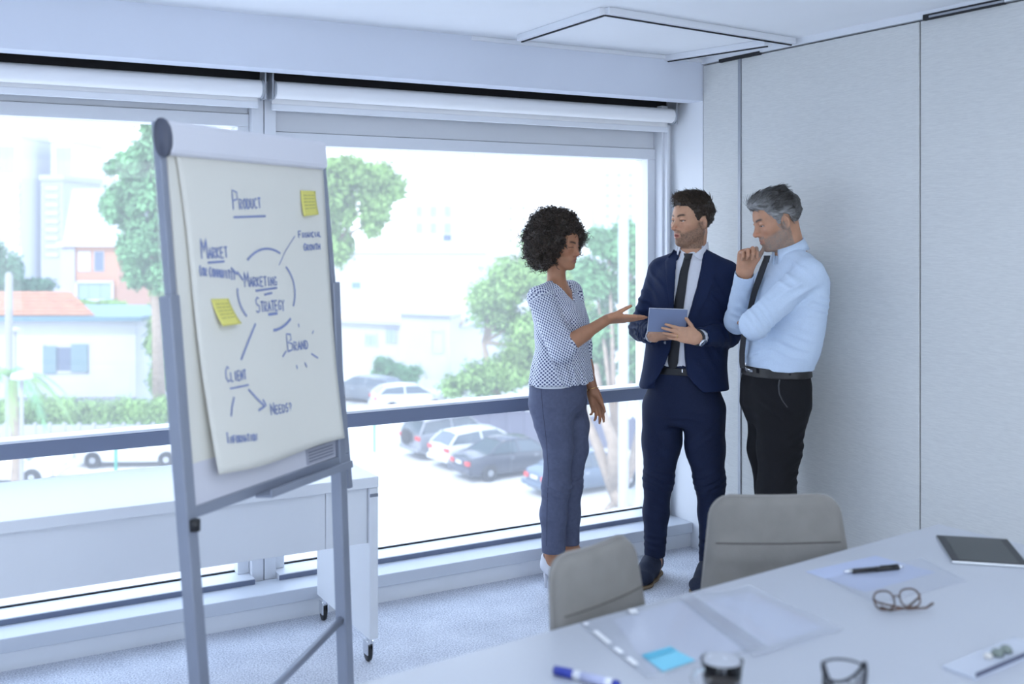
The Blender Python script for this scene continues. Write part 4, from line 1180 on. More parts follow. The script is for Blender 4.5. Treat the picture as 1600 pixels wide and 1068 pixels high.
# ================================================================== the woman
def make_woman():
    p = Person(870, 4.94, 'woman with curly dark hair in a patterned blouse, one hand held out'); q = p.q
    TA = R(36); tf = V3(math.cos(TA), -math.sin(TA), 0); tl = V3(math.sin(TA), math.cos(TA), 0)       # chest heading, her left
    wa = math.atan2(tl[1], tl[0])                                   # heading of the torso's width axis
    hM = frame3(nrm(V3(math.cos(R(33)), -math.sin(R(33)), -.13)))
    hc = q(875.5, 384, 0)
    S = .87
    SR, SL = q(844, 466, -.13), q(891, 457, .13)
    ER, EL = q(877, 544, -.17), q(906, 540, .15)
    WR, WL = q(950, 498, -.20), q(927, 612, .08)
    HR, HL = q(853, 640, -.07), q(890, 638, .08)
    KR, KL = q(870, 758, -.07), q(894, 752, .07)
    AR, AL = q(865, 866, -.05), q(892, 856, .06)
    skin = V3(.42, .20, .11)
    # ---- body
    b = Field(); T = head(b, hc, hM, S, True, .9, lid=.0022)
    nb = q(870, 446, 0)
    b.cone(T(-.022, 0, -.055), nb + V3(0, 0, .01), .040, .043, .02)
    b.cone(nb + V3(0, 0, -.03), SL * .75 + nb * .25, .042, .036, .04); b.cone(nb + V3(0, 0, -.03), SR * .75 + nb * .25, .042, .036, .04)
    def trow(py, cx, a, bb, dy=0): c = q(cx, py, dy); return (c[2], c[0], c[1], a, bb)
    b.loft([trow(456, 868, .10, .055), trow(475, 872, .135, .080), trow(500, 877, .135, .092), trow(545, 876, .120, .082), trow(600, 873, .130, .09), trow(640, 872, .115, .085)], wa, .03)
    b.chain([SR, ER, WR], [.040, .034, .0225], .02); b.chain([SL, EL, WL], [.042, .036, .0245], .02)
    b.cone(ER + (WR - ER) * .25, ER + (WR - ER) * .5, .035, .030, .02); b.cone(EL + (WL - EL) * .25, EL + (WL - EL) * .5, .036, .032, .02)
    LEGR = [q(858, 636, -.065), q(866, 664, -.07), q(872, 700, -.07), q(869, 760, -.075), q(865, 803, -.07), AR]
    LEGL = [q(887, 636, .07), q(896, 664, .06), q(898, 700, .06), q(891, 758, .06), q(888, 803, .06), AL]
    b.chain(LEGR, [.072, .066, .054, .048, .044, .031], .02); b.chain(LEGL, [.072, .056, .050, .044, .042, .031], .02)
    for H_, K_, A_ in ((HR, KR, AR), (HL, KL, AL)):
        foot = A_ + V3(*(tf * .115)) + V3(0, 0, -.098)
        b.cone(A_ + V3(0, 0, -.01), A_ + V3(*(tf * -.018)) + V3(0, 0, -.055), .030, .026, .02); b.cone(A_, foot, .030, .022, .03); b.cone(foot, foot + tf * .05 + V3(0, 0, -.008), .022, .014, .02)
    hand(b, WR, (1, .03, .02), (.05, .55, 1), False, (-.03, .0, .02, .05), .93, (.40, .42, .2), .015)
    hand(b, WL, (.26, -.10, -1), -tl + V3(0.2, 0, 0), True, (.18, .30, .42, .55), .86, (.3, .25, .3), .0)
    def col(P):
        C = head_colour(P, hc, hM, S, skin, (.33, .125, .095), (.035, .02, .015), lid=.0022)
        # pale nails and palms
        q_ = np.clip((np.linalg.norm(P - WR - V3(.06, 0, .02), axis=1) < .07) * (P[:, 2] - WR[2]) / .02, 0, .5)
        return C * (1 + q_[:, None] * np.array([.5, .5, .5]))
    hb = .13
    p.body(b, M_SKIN, col, [(hc - hb, hc + hb, .0027), (WR - (.03, .06, .06), WR + (.19, .06, .06), .0034), (WL - (.05, .08, .19), WL + (.09, .08, .03), .0034)])
    eyes(p.root, T, hM, S, look=(1, -.1, -.5))
    # ---- hair: a round mass of curls
    hf = Field(); cc = q(866, 371, .02)
    rr = V3(.141, .135, .142)
    hf.ell(cc, rr * .90, None, .02); hf.ell(q(852, 394, .02), (.085, .095, .070), None, .03)
    hf.ell(T(.100, -.018, -.040), (.070, .080, .092), hM, .012, 's')
    hf.ell(T(.135, -.045, .045), (.070, .075, .050), hM, .012, 's')
    hf.ell(T(.02, 0, -.15), (.07, .065, .060), hM, .02, 's')
    def bump(P, D): return D + .012 * vnoise(P * 55, 3) + .007 * vnoise(P * 130, 5)
    hf.post = bump; hf.slack = .03
    rng = np.random.default_rng(4)
    V, Q = polygonise(hf, .0045, (), 1)
    ncol = lambda P: np.clip(np.array([.052, .038, .029]) * (1 + .5 * vnoise(P * 90, 2)[:, None]), .004, 1)
    C0 = ncol(V)
    # curls rooted on that mass
    pick = rng.choice(len(V), 4300, replace=False); root = V[pick]
    out = root - (cc + V3(0, 0, -.01)); out /= np.linalg.norm(out, axis=1, keepdims=True)
    keep = np.ones(len(root), bool)
    lq = ((root - hc) @ hM) / S
    keep &= ~((lq[:, 0] > .058) & (lq[:, 2] < .070) & (lq[:, 1] < .045) & (lq[:, 1] > -.085))
    root, out = root[keep], out[keep]; N = len(root); n = 13
    axd = out + rng.normal(0, .55, (N, 3)); axd /= np.linalg.norm(axd, axis=1, keepdims=True)
    e1 = np.cross(axd, rng.normal(0, 1, (N, 3))); e1 /= np.linalg.norm(e1, axis=1, keepdims=True); e2 = np.cross(axd, e1)
    L = rng.uniform(.010, .032, N) * np.where(rng.random(N) < .12, 1.7, 1.0); r = rng.uniform(.0045, .0085, N); tn_ = rng.uniform(1.2, 2.3, N); ph = rng.uniform(0, 6.28, N); t = np.linspace(0, 1, n)
    an = ph[:, None] + 2 * math.pi * tn_[:, None] * t
    path = (root - out * .006)[:, None] + axd[:, None] * (L[:, None] * t)[..., None] + (e1[:, None] * np.cos(an)[..., None] + e2[:, None] * np.sin(an)[..., None]) * (r[:, None] * (.5 + .5 * t))[..., None]
    sc_ = np.clip(rng.normal(1, .35, N), .3, 2)[:, None] * np.array([.062, .045, .034])
    V2, Q2, C2 = strands(path, np.linspace(.0021, .0011, n), sc_)
    p.np_part('hair', np.concatenate([V, V2]), np.concatenate([Q, Q2 + len(V)]), M_HAIR, np.concatenate([C0, C2]))
    # ---- blouse
    bl = Field()
    bl.loft([trow(455, 866, .120, .07), trow(468, 868, .152, .090), trow(480, 872, .162, .106), trow(505, 878, .155, .116), trow(545, 878, .150, .110), trow(575, 877, .172, .122), trow(597, 877, .186, .128)], wa, .02)
    bl.cone(nb + V3(0, 0, -.012), SL, .046, .052, .03); bl.cone(nb + V3(0, 0, -.012), SR, .046, .052, .03)
    bl.cone(SR, ER + V3(.008, 0, -.004), .054, .060, .025); bl.cone(ER + V3(.0, 0, 0), ER + (WR - ER) * .17, .058, .044, .015)
    bl.cone(SL, EL, .056, .055, .025); bl.cone(EL, EL + (WL - EL) * .25, .054, .044, .02)
    # V neck and cuff openings
    bl.cone(T(-.022, 0, -.07), nb + V3(0, 0, .0), .046, .048, .006, 's')
    zv = q(902, 474, -.1)[2]
    def vneck(P):
        r_ = P - nb; l_ = r_ @ tl; f_ = r_ @ tf; return np.maximum((np.abs(l_ - .016) - (P[..., 2] - zv) * .85) * .85, .015 - f_)
    bl.add(vneck, nb + V3(-.15, -.2, -.12), nb + V3(.2, .15, .12), .006, 's')
    fa = nrm(WR - ER); bl.box(ER + fa * (.17 * np.linalg.norm(WR - ER) + .075), (.03, .08, .08), frame3(fa), .004, 's')
    bl.box(q(878, 597, 0) - V3(0, 0, .1), (.4, .4, .1), None, .004, 's')
    def folds(P, D):
        z = P[..., 2]; lowz = np.clip((1.14 - z) / .22, 0, 1)
        d = D - lowz * ridged(P, (34, 34, 5), .010, 2) - ridged(P, (14, 14, 8), .004, 3)
        for c_, dv, lam, rad, am, ph in ((ER + V3(-.015, -.02, .03), (.6, 0, 1), .026, (.06, .09, .05), .007, 0), (ER + V3(.03, 0, 0), (1, 0, -.5), .016, (.03, .08, .06), .004, 0), (q(845, 520, -.15), (.9, 0, .6), .04, (.07, .09, .10), .006, 1),
              (q(905, 520, -.05), (.8, 0, -.6), .05, (.05, .1, .08), .006, 2), (q(880, 580, -.1), (1, 0, .35), .035, (.12, .12, .06), .007, 0)):
            d = d - fold(P, c_, dv, lam, rad, am, ph)
        return d
    bl.post = folds; bl.slack = .02
    def wuv(P):
        arm = nrm(ER - SR); t = (P - SR) @ arm; rel = P - SR - t[:, None] * arm; e = nrm(np.cross(arm, (0, 1, 0)))
        da = np.linalg.norm(rel, axis=1); isarm = (da < .068) & (P[:, 1] < -.07) & (t > .0); topz = (P[:, 2] > SR[2] + .022) & ~isarm
        rc = P - q(874, 520, 0); u = np.arctan2(rc @ tl, rc @ tf) * .145; v = P[:, 2].copy()
        u = np.where(isarm, rel @ e * 1.25, u); v = np.where(isarm, -t, v); u = np.where(topz, (P - nb) @ tl, u); v = np.where(topz, (P - nb) @ tf, v); return np.stack([u, v], 1)
    m = bpy.data.materials.new('blouse_print'); m.use_nodes = True; nt = m.node_tree; bs = nt.nodes['Principled BSDF']; bs.inputs['Roughness'].default_value = .75
    at_ = nt.nodes.new('ShaderNodeAttribute'); at_.attribute_name = 'weave'; sp = nt.nodes.new('ShaderNodeSeparateXYZ'); nt.links.new(at_.outputs['Vector'], sp.inputs[0])
    def mth(op, a, b_=None):
        n_ = nt.nodes.new('ShaderNodeMath'); n_.operation = op
        for i, v_ in enumerate((a, b_)):
            if v_ is None: continue
            if isinstance(v_, (int, float)): n_.inputs[i].default_value = v_
            else: nt.links.new(v_, n_.inputs[i])
        return n_.outputs[0]
    fr = 2 * math.pi / .0165
    su = mth('COSINE', mth('MULTIPLY', sp.outputs[0], fr)); sv = mth('COSINE', mth('MULTIPLY', sp.outputs[1], fr))
    dsum = mth('MULTIPLY', su, sv); thr = mth('GREATER_THAN', dsum, .10)
    mx = nt.nodes.new('ShaderNodeMix'); mx.data_type = 'RGBA'; nt.links.new(thr, mx.inputs['Factor'])
    mx.inputs['A'].default_value = (.76, .78, .84, 1); mx.inputs['B'].default_value = (.075, .09, .19, 1); nt.links.new(mx.outputs['Result'], bs.inputs['Base Color'])
    p.part('blouse', bl, m, .005, uv=wuv)
    # undershirt strip below the hem
    u = Field(); u.loft([trow(590, 877, .160, .104), trow(600.5, 877, .166, .108)], wa, .0); p.part('undershirt', u, mat('undershirt', (.75, .77, .82), .8), .004)
    # ---- trousers
    tr = Field()
    tr.loft([trow(592, 872, .142, .118), trow(606, 872, .150, .124), trow(630, 872, .152, .122), trow(648, 874, .115, .090)], wa, .05)
    tr.chain(LEGR[:5] + [q(865, 866, -.06)], [.090, .082, .0645, .0615, .058, .0545], .03)
    tr.chain(LEGL[:5] + [q(890, 856, .055)], [.088, .070, .060, .0535, .052, .0465], .03)
    tr.box(q(866, 862, -.06) - V3(0, 0, .05), (.075, .085, .05), None, .002, 's'); tr.box(q(891, 849, .06) - V3(0, 0, .05), (.06, .055, .05), None, .002, 's')
    def tfold(P, D):
        D = D - ridged(P, (10, 10, 5), .003, 9)
        for c_, dv, lam, rad, am, ph in ((q(872, 768, -.13), (.35, 0, 1), .026, (.09, .12, .045), .007, 0), (q(900, 752, .0), (-.3, 0, 1), .024, (.07, .15, .04), .006, 1),
              (q(895, 640, -.05), (-.7, 0, 1), .03, (.05, .1, .06), .006, 0), (q(845, 690, -.1), (.6, 0, 1), .04, (.06, .12, .07), .004, 2), (q(866, 830, -.1), (.2, 0, 1), .05, (.07, .1, .06), .003, 2), (q(885, 612, -.1), (.5, 0, 1), .022, (.05, .1, .03), .003, 2)):
            D = D - fold(P, c_, dv, lam, rad, am, ph)
        return D
    tr.post = tfold; tr.slack = .015
    MT_ = mat('trouser_grey_blue', (.105, .118, .185), .8, noise=.08, scale=60, spec=.3)
    p.part('trousers', tr, MT_, .0055)
    V, Q = p.last; bv = bvh_of(V, Q)
    sp = [tuple(q(px, py, -.13)[[0, 2]]) for px, py in ((845, 600), (848, 640), (854, 690), (857, 740), (855, 790), (854, 855))]
    rows = rows_between([(x - .0013, z) for x, z in sp], [(x + .0013, z) for x, z in sp], 2, 70)
    drape(bv, rows, .0006, .003).build('side_seam', mat('seam_dark', (.05, .055, .09), .8), p.root)
    # ---- heels
    MS = mat('shoe_white', (.72, .72, .76), .4)
    for A_ in (AR, AL):
        sh = Field(); toe = A_ + tf * .135 + V3(0, 0, -A_[2] + .018); hl = A_ - tf * .032 + V3(0, 0, -.052); ball = A_ + tf * .09 + V3(0, 0, -A_[2] + .026)
        sh.cone(hl, ball, .034, .034, .02); sh.cone(ball, toe + tf * .05, .034, .012, .02); sh.cone(hl, hl + V3(0, 0, .03), .033, .031, .01)
        sh.cone(A_ + tf * .03 + V3(0, 0, .03), ball + V3(0, 0, .038), .030, .034, .008, 's'); sh.cone(hl + V3(0, 0, .05) + tf * .012, A_ + tf * .02 + V3(0, 0, .02), .030, .033, .006, 's')
        o = p.part('shoe', sh, MS, .0035)
        MB().tube([Vector(hl) - Vector((0, 0, .02)) - Vector(tf) * .012, Vector((hl[0] - tf[0] * .012, hl[1] - tf[1] * .012, .002))], [.012, .0045], 10).build('heel', MS, o, smooth=True)
    # ---- bracelet
    wv = nrm(WL - EL); e1 = nrm(np.cross(wv, (0, 1, 0))); e2 = np.cross(wv, e1); c_ = WL - wv * .012
    MB().tube([Vector(c_ + (e1 * math.cos(a) + e2 * math.sin(a)) * .030) for a in np.linspace(0, 2 * math.pi, 30, endpoint=False)], .0016, 6, closed=True).build('bracelet', mat('gold', (.75, .5, .2), .25, metal=1.0), p.root, smooth=True)
    return p
make_woman()
# ================================================================== the man in the navy suit
def comb_hair(V, Q, hc, hM, S, N, comb, length, rad, tint, seed, lift=.2, wave=.002, n=6, messy=.2):
    """strands lying on the hair mass; comb(q) gives their direction in head space"""
    rng = np.random.default_rng(seed); Nn = vert_normals(V, Q); ix = rng.choice(len(V), min(N, len(V)), replace=False)
    P, d = V[ix], Nn[ix]; q_ = ((P - hc) @ hM) / S; N = len(P)
    dr = (comb(q_) + rng.normal(0, messy, (N, 3))) @ hM.T
    dr = dr - d * (dr * d).sum(1, keepdims=True); dr /= np.linalg.norm(dr, axis=1, keepdims=True) + 1e-9
    L = rng.uniform(.6, 1.2, N) * length(q_); ph = rng.uniform(0, 6.28, N); lf = lift * rng.uniform(.3, 1.4, N); sd = np.cross(dr, d)
    path = np.empty((N, n, 3)); cc = hc + hM @ (V3(-.014, 0, .042) * S)
    for i in range(n):
        t = i / (n - 1)
        x = P - d * .003 + dr * (L * t)[:, None] + d * (L * lf * t * (1.0 - .45 * t))[:, None] + sd * (wave * np.sin(ph + t * 5))[:, None]
        # bend with the curve of the skull
        r0 = np.linalg.norm(P - cc, axis=1); x = x - d * ((L * t) ** 2 / (2 * r0) * .8)[:, None]
        path[:, i] = x
    return strands(path, np.linspace(rad, rad * .35, n), tint(q_, rng))

def shoe(p, name, ankle, fdir, M_up, M_sole, L=.285, W=.047, laces=True):
    """leather shoe: ankle = point over the heel, fdir = where the toe points"""
    f = nrm((fdir[0], fdir[1], 0)); l = np.cross((0, 0, 1), f); a = V3(ankle); g = V3(a[0], a[1], 0)
    P = lambda x, y, z: g + f * x + l * y + V3(0, 0, z)
    u = Field(); fl_ = ((0, 0, 1), .75)
    u.cone(P(-.035, 0, .052), P(.06, 0, .050), .036, .040, .02); u.cone(P(.06, .0, .048), P(.155, -.004, .040), .042, .043, .03, 'u', ((0, 0, 1), .70)); u.cone(P(.155, -.004, .038), P(L - .105, -.004, .034), .042, .030, .03, 'u', ((0, 0, 1), .62))
    u.cone(P(-.03, 0, .075), P(.02, 0, .078), .036, .038, .03); u.cone(P(.03, 0, .075), P(.09, 0, .062), .030, .034, .03)
    u.box(P(.08, 0, -.086), (.3, .3, .1), None, .003, 's')
    o = p.part(name, u, M_up, .0038)
    so = Field(); so.cone(P(-.035, 0, .010), P(.06, 0, .010), .039, .039, .02); so.cone(P(.06, 0, .010), P(.155, -.004, .010), .039, .0455, .03); so.cone(P(.155, -.004, .010), P(L - .10, -.004, .010), .0455, .032, .03)
    so.box(P(.08, 0, .016 + .1), (.4, .4, .1), None, .0, 's'); so.box(P(.08, 0, -.1 + .001), (.4, .4, .1), None, .0, 's')
    p.part('sole', so, M_sole, .0042, parent=o)
    if laces:
        for k in range(4):
            x = .058 + k * .017; z = .094 - k * .0085
            MB().tube([Vector(P(x + .004, -.022, z - .012)), Vector(P(x, 0, z + .002)), Vector(P(x + .004, .022, z - .012))], .0022, 6).build('lace', M_BLACKP, o, smooth=True)
        for sg in (-1, 1):
            MB().tube([Vector(P(.05, 0, .098)), Vector(P(.045, sg * .022, .108)), Vector(P(.058, sg * .036, .090)), Vector(P(.06, sg * .012, .094))], .002, 6).build('lace_bow', M_BLACKP, o, smooth=True)
    return o

def make_suit_man():
    p = Person(1066, 5.03, 'bearded man in navy suit holding a tablet, standing between the other two'); q = p.q
    tf = nrm(V3(-.36, -.93, 0)); tl = np.cross((0, 0, 1), tf); wa = math.atan2(tl[1], tl[0])
    PH = R(30); hM = frame3(V3(-math.cos(PH), -math.sin(PH), -.03)); hc = q(1081.5, 346, -.01); S = .985
    SR, SL = q(1034, 425, .07), q(1133, 430, -.07)                    # his right (picture left), his left
    ER, EL = q(1002, 513, .03), q(1137, 522, -.06)
    WR, WL = q(1022, 525, -.19), q(1090, 527, -.325)
    skin = V3(.60, .33, .205)
    b = Field(); T = head(b, hc, hM, S, False, 1.1, .004)
    nb = q(1082, 398, -.01)
    b.cone(T(-.02, 0, -.05), nb, .054, .057, .02)
    b.cone(nb - V3(0, 0, .02), SL * .7 + nb * .3, .05, .04, .04); b.cone(nb - V3(0, 0, .02), SR * .7 + nb * .3, .05, .04, .04)
    def trow(py, cx, a, bb, dy=0): c = q(cx, py, dy); return (c[2], c[0], c[1], a, bb)
    b.loft([trow(415, 1080, .15, .08), trow(450, 1080, .165, .10), trow(520, 1075, .145, .095), trow(575, 1070, .145, .095), trow(630, 1068, .145, .10)], wa, .03)
    b.chain([SR, ER, WR], [.048, .042, .028], .02); b.chain([SL, EL, WL], [.048, .042, .028], .02)
    FR, FL_ = q(1020, 886, .04), q(1106, 893, -.06)                       # ankles
    LEGR = [q(1036, 635, .05), q(1034, 690, .04), q(1029, 750, .01), q(1025, 800, .03), FR]
    LEGL = [q(1100, 640, -.05), q(1102, 700, -.05), q(1109, 750, -.08), q(1112, 800, -.06), FL_]
    b.chain(LEGR, [.075, .066, .05, .045, .038], .02); b.chain(LEGL, [.075, .066, .05, .045, .038], .02)
    fR, fL = nrm(V3(-.42, -.9, 0)), nrm(V3(-.35, -.93, 0))
    for A_, f_ in ((FR, fR), (FL_, fL)): b.cone(V3(A_[0], A_[1], .07), V3(A_[0], A_[1], .035) + f_ * .14, .034, .024, .03)
    hand(b, WL, (-1, -.02, .20), (.0, 1, .05), True, (.06, .09, .13, .20), .88, (.95, .55, .2), .05)
    hand(b, WR, (1, -.28, -.02), (0, .25, 1), False, (.25, .3, .35, .4), 1.0, (.8, .3, .1), .03)
    def col(P): return head_colour(P, hc, hM, S, skin, (.50, .20, .17), (.035, .022, .015), (.085, .058, .040), .78)
    hb = .135
    p.body(b, M_SKIN, col, [(hc - hb, hc + hb, .0027), (WL - (.20, .07, .07), WL + (.04, .07, .09), .0032)])
    eyes(p.root, T, hM, S, (.08, .045, .02), look=(1, -.25, -.05))
    # teeth behind the parted lips
    # ---- hair
    def hairline(x, y):
        return np.interp(x, [-.12, -.06, -.035, -.02, .005, .016, .032, .045, .06, .09], [-.055, -.052, -.02, .028, .03, -.012, -.008, .045, .070, .078])
    hf = Field()
    hf.ell(hc + hM @ (V3(-.014, 0, .044) * S), V3(.1035, .0845, .0920) * S, hM, .01)
    hf.ell(hc + hM @ (V3(.010, 0, .112) * S), V3(.075, .052, .026) * S, hM, .03); None
    def cut(P, D):
        q_ = ((P - hc) @ hM) / S; h = q_[..., 2] - hairline(q_[..., 0], q_[..., 1]) + .006 * vnoise(P * 120, 3)
        return np.maximum(D + .004 * vnoise(P * 70, 2) + .003 * vnoise(P * 170, 4), -h * .6)
    hf.post = cut; hf.slack = .02
    V, Q = polygonise(hf, .003, (), 1); base = np.array([.040, .026, .017])
    def comb(P): v = np.zeros_like(P); v[:, 0] = np.where(P[:, 2] > .075, .55, -.75); v[:, 2] = np.where(P[:, 2] > .075, .35, -.75); v[:, 1] = np.sign(P[:, 1]) * .1 - (P[:, 2] > .075) * .35; return v
    def lng(P): return np.where(P[:, 2] > .08, .030, np.where(P[:, 2] > .05, .020, .010))
    tint = lambda P, rng: np.clip(rng.normal(1, .3, len(P)), .4, 2)[:, None] * base * (1 + 1.2 * np.clip((P[:, 0] - .03) / .06, 0, 1) * (P[:, 2] > .08))[:, None]
    V2, Q2, C2 = comb_hair(V, Q, hc, hM, S, 5200, comb, lng, .0012, tint, 3, .55, messy=.3)
    p.np_part('hair', np.concatenate([V, V2]), np.concatenate([Q, Q2 + len(V)]), M_HAIR, np.concatenate([np.tile(base, (len(V), 1)) * (1 + .4 * vnoise(V * 150)[:, None]), C2]))
    # ---- shirt
    sh = Field()
    sh.loft([trow(408, 1082, .09, .075, -.01), trow(425, 1080, .15, .095), trow(450, 1079, .172, .112), trow(520, 1073, .160, .108), trow(568, 1069, .158, .108), trow(590, 1068, .155, .105)], wa, .02)
    sh.cone(nb - V3(0, 0, .055) + tf * .006, nb - V3(0, 0, .018), .080, .070, .02); sh.cone(WL + nrm(EL - WL) * .10, WL + nrm(EL - WL) * .012, .034, .0345, .01); sh.cone(WR + nrm(ER - WR) * .10, WR + nrm(ER - WR) * .005, .034, .0345, .01)
    for w_, e_ in ((WL, EL), (WR, ER)):
        a_ = nrm(w_ - e_); sh.box(w_ + a_ * .028, (.03, .06, .06), frame3(a_), .001, 's'); sh.cone(w_ - a_ * .02, w_ + a_ * .05, .029, .030, .001, 's')
    sh.post = lambda P, D: D - ridged(P, (26, 26, 7), .004, 4) ; sh.slack = .01
    MSH = mat('shirt_white', (.80, .81, .86), .75, noise=.015, scale=90)
    shirt = p.part('shirt', sh, MSH, .0055); SV, SQ = p.last; sbv = bvh_of(SV, SQ)
    # collar: a folded band round the neck, open at the front
    def collar(mat_, c0, c1, r0, r1, gap, hgt, fwd):
        def rows():
            ax = nrm(c1 - c0); e1 = nrm(fwd - ax * np.dot(fwd, ax)); e2 = np.cross(ax, e1)
            for i in range(41):
                a = gap + (2 * math.pi - 2 * gap) * i / 40
                fr = (1 + math.cos(a)) / 2                       # 1 at the front
                d = e1 * math.cos(a) + e2 * math.sin(a)
                top = c0 + ax * (hgt * (1 - .55 * fr)) + d * r1
                mid = top + d * .006 + ax * .001
                low = c0 + d * (r0 + .007 + .007 * fr ** 3) - ax * (.010 + .040 * fr ** 4)
                yield (c0 + d * (r0 - .004) - ax * .012, top, mid, low)
        mb = MB(); G = [[mb.bm.verts.new(Vector(v)) for v in r_] for r_ in rows()]
        for A_, B_ in zip(G, G[1:]):
            for k in range(3): mb.bm.faces.new((A_[k], A_[k + 1], B_[k + 1], B_[k]))
        o = mb.build('collar', mat_, shirt, smooth=True); solidify(o, .0025); return o
    cb = q(1083, 391, -.01); collar(MSH, cb - V3(0, 0, .008), cb + V3(.010, .010, .055), .066, .0600, .85, .046, tf)
    cf = Field(); cf.pr = sh.pr[:1]; cf.k = 0; cf.cone(nb - V3(0, 0, .06), T(-.02, 0, -.06), .078, .0585, .02); cfb = bvh_of(*polygonise(cf, .006))
    xy = lambda px, py: tuple(q(px, py, -.06)[[0, 2]])
    for A_, B_ in (([xy(1060.5, 384), xy(1067, 392), xy(1073.5, 397)], [xy(1059, 398), xy(1065, 405), xy(1073, 400)]), ([xy(1083.5, 397), xy(1096, 388), xy(1107.5, 377)], [xy(1084, 400), xy(1094, 406), xy(1109, 391)])):
        drape(cfb, rows_between(A_, B_, 6, 12), .008, .007).build('collar_point', MSH, shirt, auto=50)
    # ---- trousers
    tr = Field()
    tr.loft([trow(566, 1069, .150, .108), trow(600, 1069, .166, .118), trow(640, 1068, .168, .125), trow(662, 1068, .13, .10)], wa, .04)
    tr.chain(LEGR[:4] + [q(1023, 866, .03)], [.098, .090, .067, .058, .050], .03); tr.chain(LEGL[:4] + [q(1110, 874, -.06)], [.102, .088, .069, .060, .052], .03)
    tr.box(q(1023, 862, .03) - V3(0, 0, .08), (.075, .09, .06), None, .002, 's'); tr.box(q(1110, 872, -.06) - V3(0, 0, .08), (.075, .09, .06), None, .002, 's')
    def tfold(P, D):
        D = D - ridged(P, (9, 9, 4), .004, 9)
        for c_, dv, lam, rad, am, ph in ((q(1028, 752, -.05), (.4, 0, 1), .032, (.09, .12, .06), .009, 0), (q(1108, 752, -.13), (-.35, 0, 1), .030, (.09, .12, .06), .009, 1), (q(1068, 655, -.1), (.0, 0, 1), .035, (.10, .1, .05), .006, 0),
              (q(1040, 690, -.05), (.7, 0, .7), .045, (.07, .12, .08), .005, 2), (q(1100, 690, -.12), (-.7, 0, .7), .045, (.07, .12, .08), .005, 2), (q(1023, 850, -.03), (.2, 0, 1), .032, (.07, .1, .05), .008, 0), (q(1110, 855, -.1), (-.2, 0, 1), .032, (.07, .1, .05), .008, 0), (q(1027, 800, -.03), (.5, 0, 1), .04, (.06, .1, .06), .005, 0)):
            D = D - fold(P, c_, dv, lam, rad, am, ph)
        return D
    tr.post = tfold; tr.slack = .02
    MN = mat('navy_wool', (.011, .018, .048), .75, noise=.12, scale=260, spec=.25)
    p.part('trousers', tr, MN, .0055)
    # belt
    def belt_of(parent_p, z0, z1, rowsf, mat_, buckle_px, cx):
        f = Field(); f.loft(rowsf, wa, 0.0); o = parent_p.part('belt', f, mat_, .004); return o
    bt = Field(); bt.loft([trow(570.5, 1069, .156, .113), trow(582, 1069, .162, .116)], wa, 0.0); belt = p.part('belt', bt, mat('belt_black', (.012, .012, .014), .4), .0035)
    bb = bvh_of(*p.last)
    r_ = [[tuple(q(px, py, -.1)[[0, 2]]) for px in (1064.4, 1065.2, 1066)] for py in (572.5, 576, 581)]
    drape(bb, r_, .004, .004).build('buckle', M_CHROME, belt)
    # ---- jacket
    jk = Field()
    jk.loft([trow(404, 1084, .085, .085), trow(418, 1083, .175, .108), trow(436, 1082, .205, .125), trow(470, 1079, .208, .138), trow(525, 1074, .192, .135), trow(570, 1070, .196, .138), trow(606, 1068, .212, .146)], wa, .02)
    jk.cone(nb - V3(0, 0, .012), SL + V3(.004, 0, .008), .062, .060, .03); jk.cone(nb - V3(0, 0, .012), SR + V3(-.002, 0, .008), .062, .060, .03)
    jk.cone(SR, ER, .064, .056, .02); jk.cone(ER, WR + nrm(ER - WR) * .035, .056, .043, .02)
    jk.cone(SL, EL, .066, .058, .02); jk.cone(EL, WL + nrm(EL - WL) * .035, .057, .042, .02)
    # sleeve ends
    for w_, e_ in ((WL, EL), (WR, ER)):
        a_ = nrm(w_ - e_); jk.box(w_ + a_ * .03, (.05, .08, .08), frame3(a_), .001, 's'); jk.cone(w_ - a_ * .05, w_ + a_ * .05, .0355, .0365, .001, 's')
    # neck and open front
    jk.cone(nb - V3(0, 0, .03), nb + V3(.01, .012, .10), .060, .068, .004, 's')
    OL = np.array([[tuple(q(px, py, -.12)[[0, 2]])] for px, py in ((1066, 384), (1064, 392), (1058, 425), (1054, 470), (1052, 520), (1049, 545), (1041, 570), (1030, 592), (1022, 604), (1015, 612))])[:, 0]
    OR = np.array([[tuple(q(px, py, -.12)[[0, 2]])] for px, py in ((1104, 382), (1103, 392), (1095, 425), (1082, 470), (1070, 520), (1071, 560), (1074, 585), (1084, 600), (1092, 607), (1098, 613))])[:, 0]
    def front(P):
        z = P[..., 2]; xl = np.interp(-z, -OL[:, 1], OL[:, 0]); xr = np.interp(-z, -OR[:, 1], OR[:, 0])
        return np.maximum(np.maximum(xl - P[..., 0], P[..., 0] - xr) * .97, P[..., 1] + .035)
    jk.add(front, V3(OL[:, 0].min(), -.30, .8), V3(OR[:, 0].max(), -.03, 1.66), .003, 's')
    jk.box(q(1068, 610, 0) - V3(0, 0, .1), (.4, .4, .098), None, .004, 's')
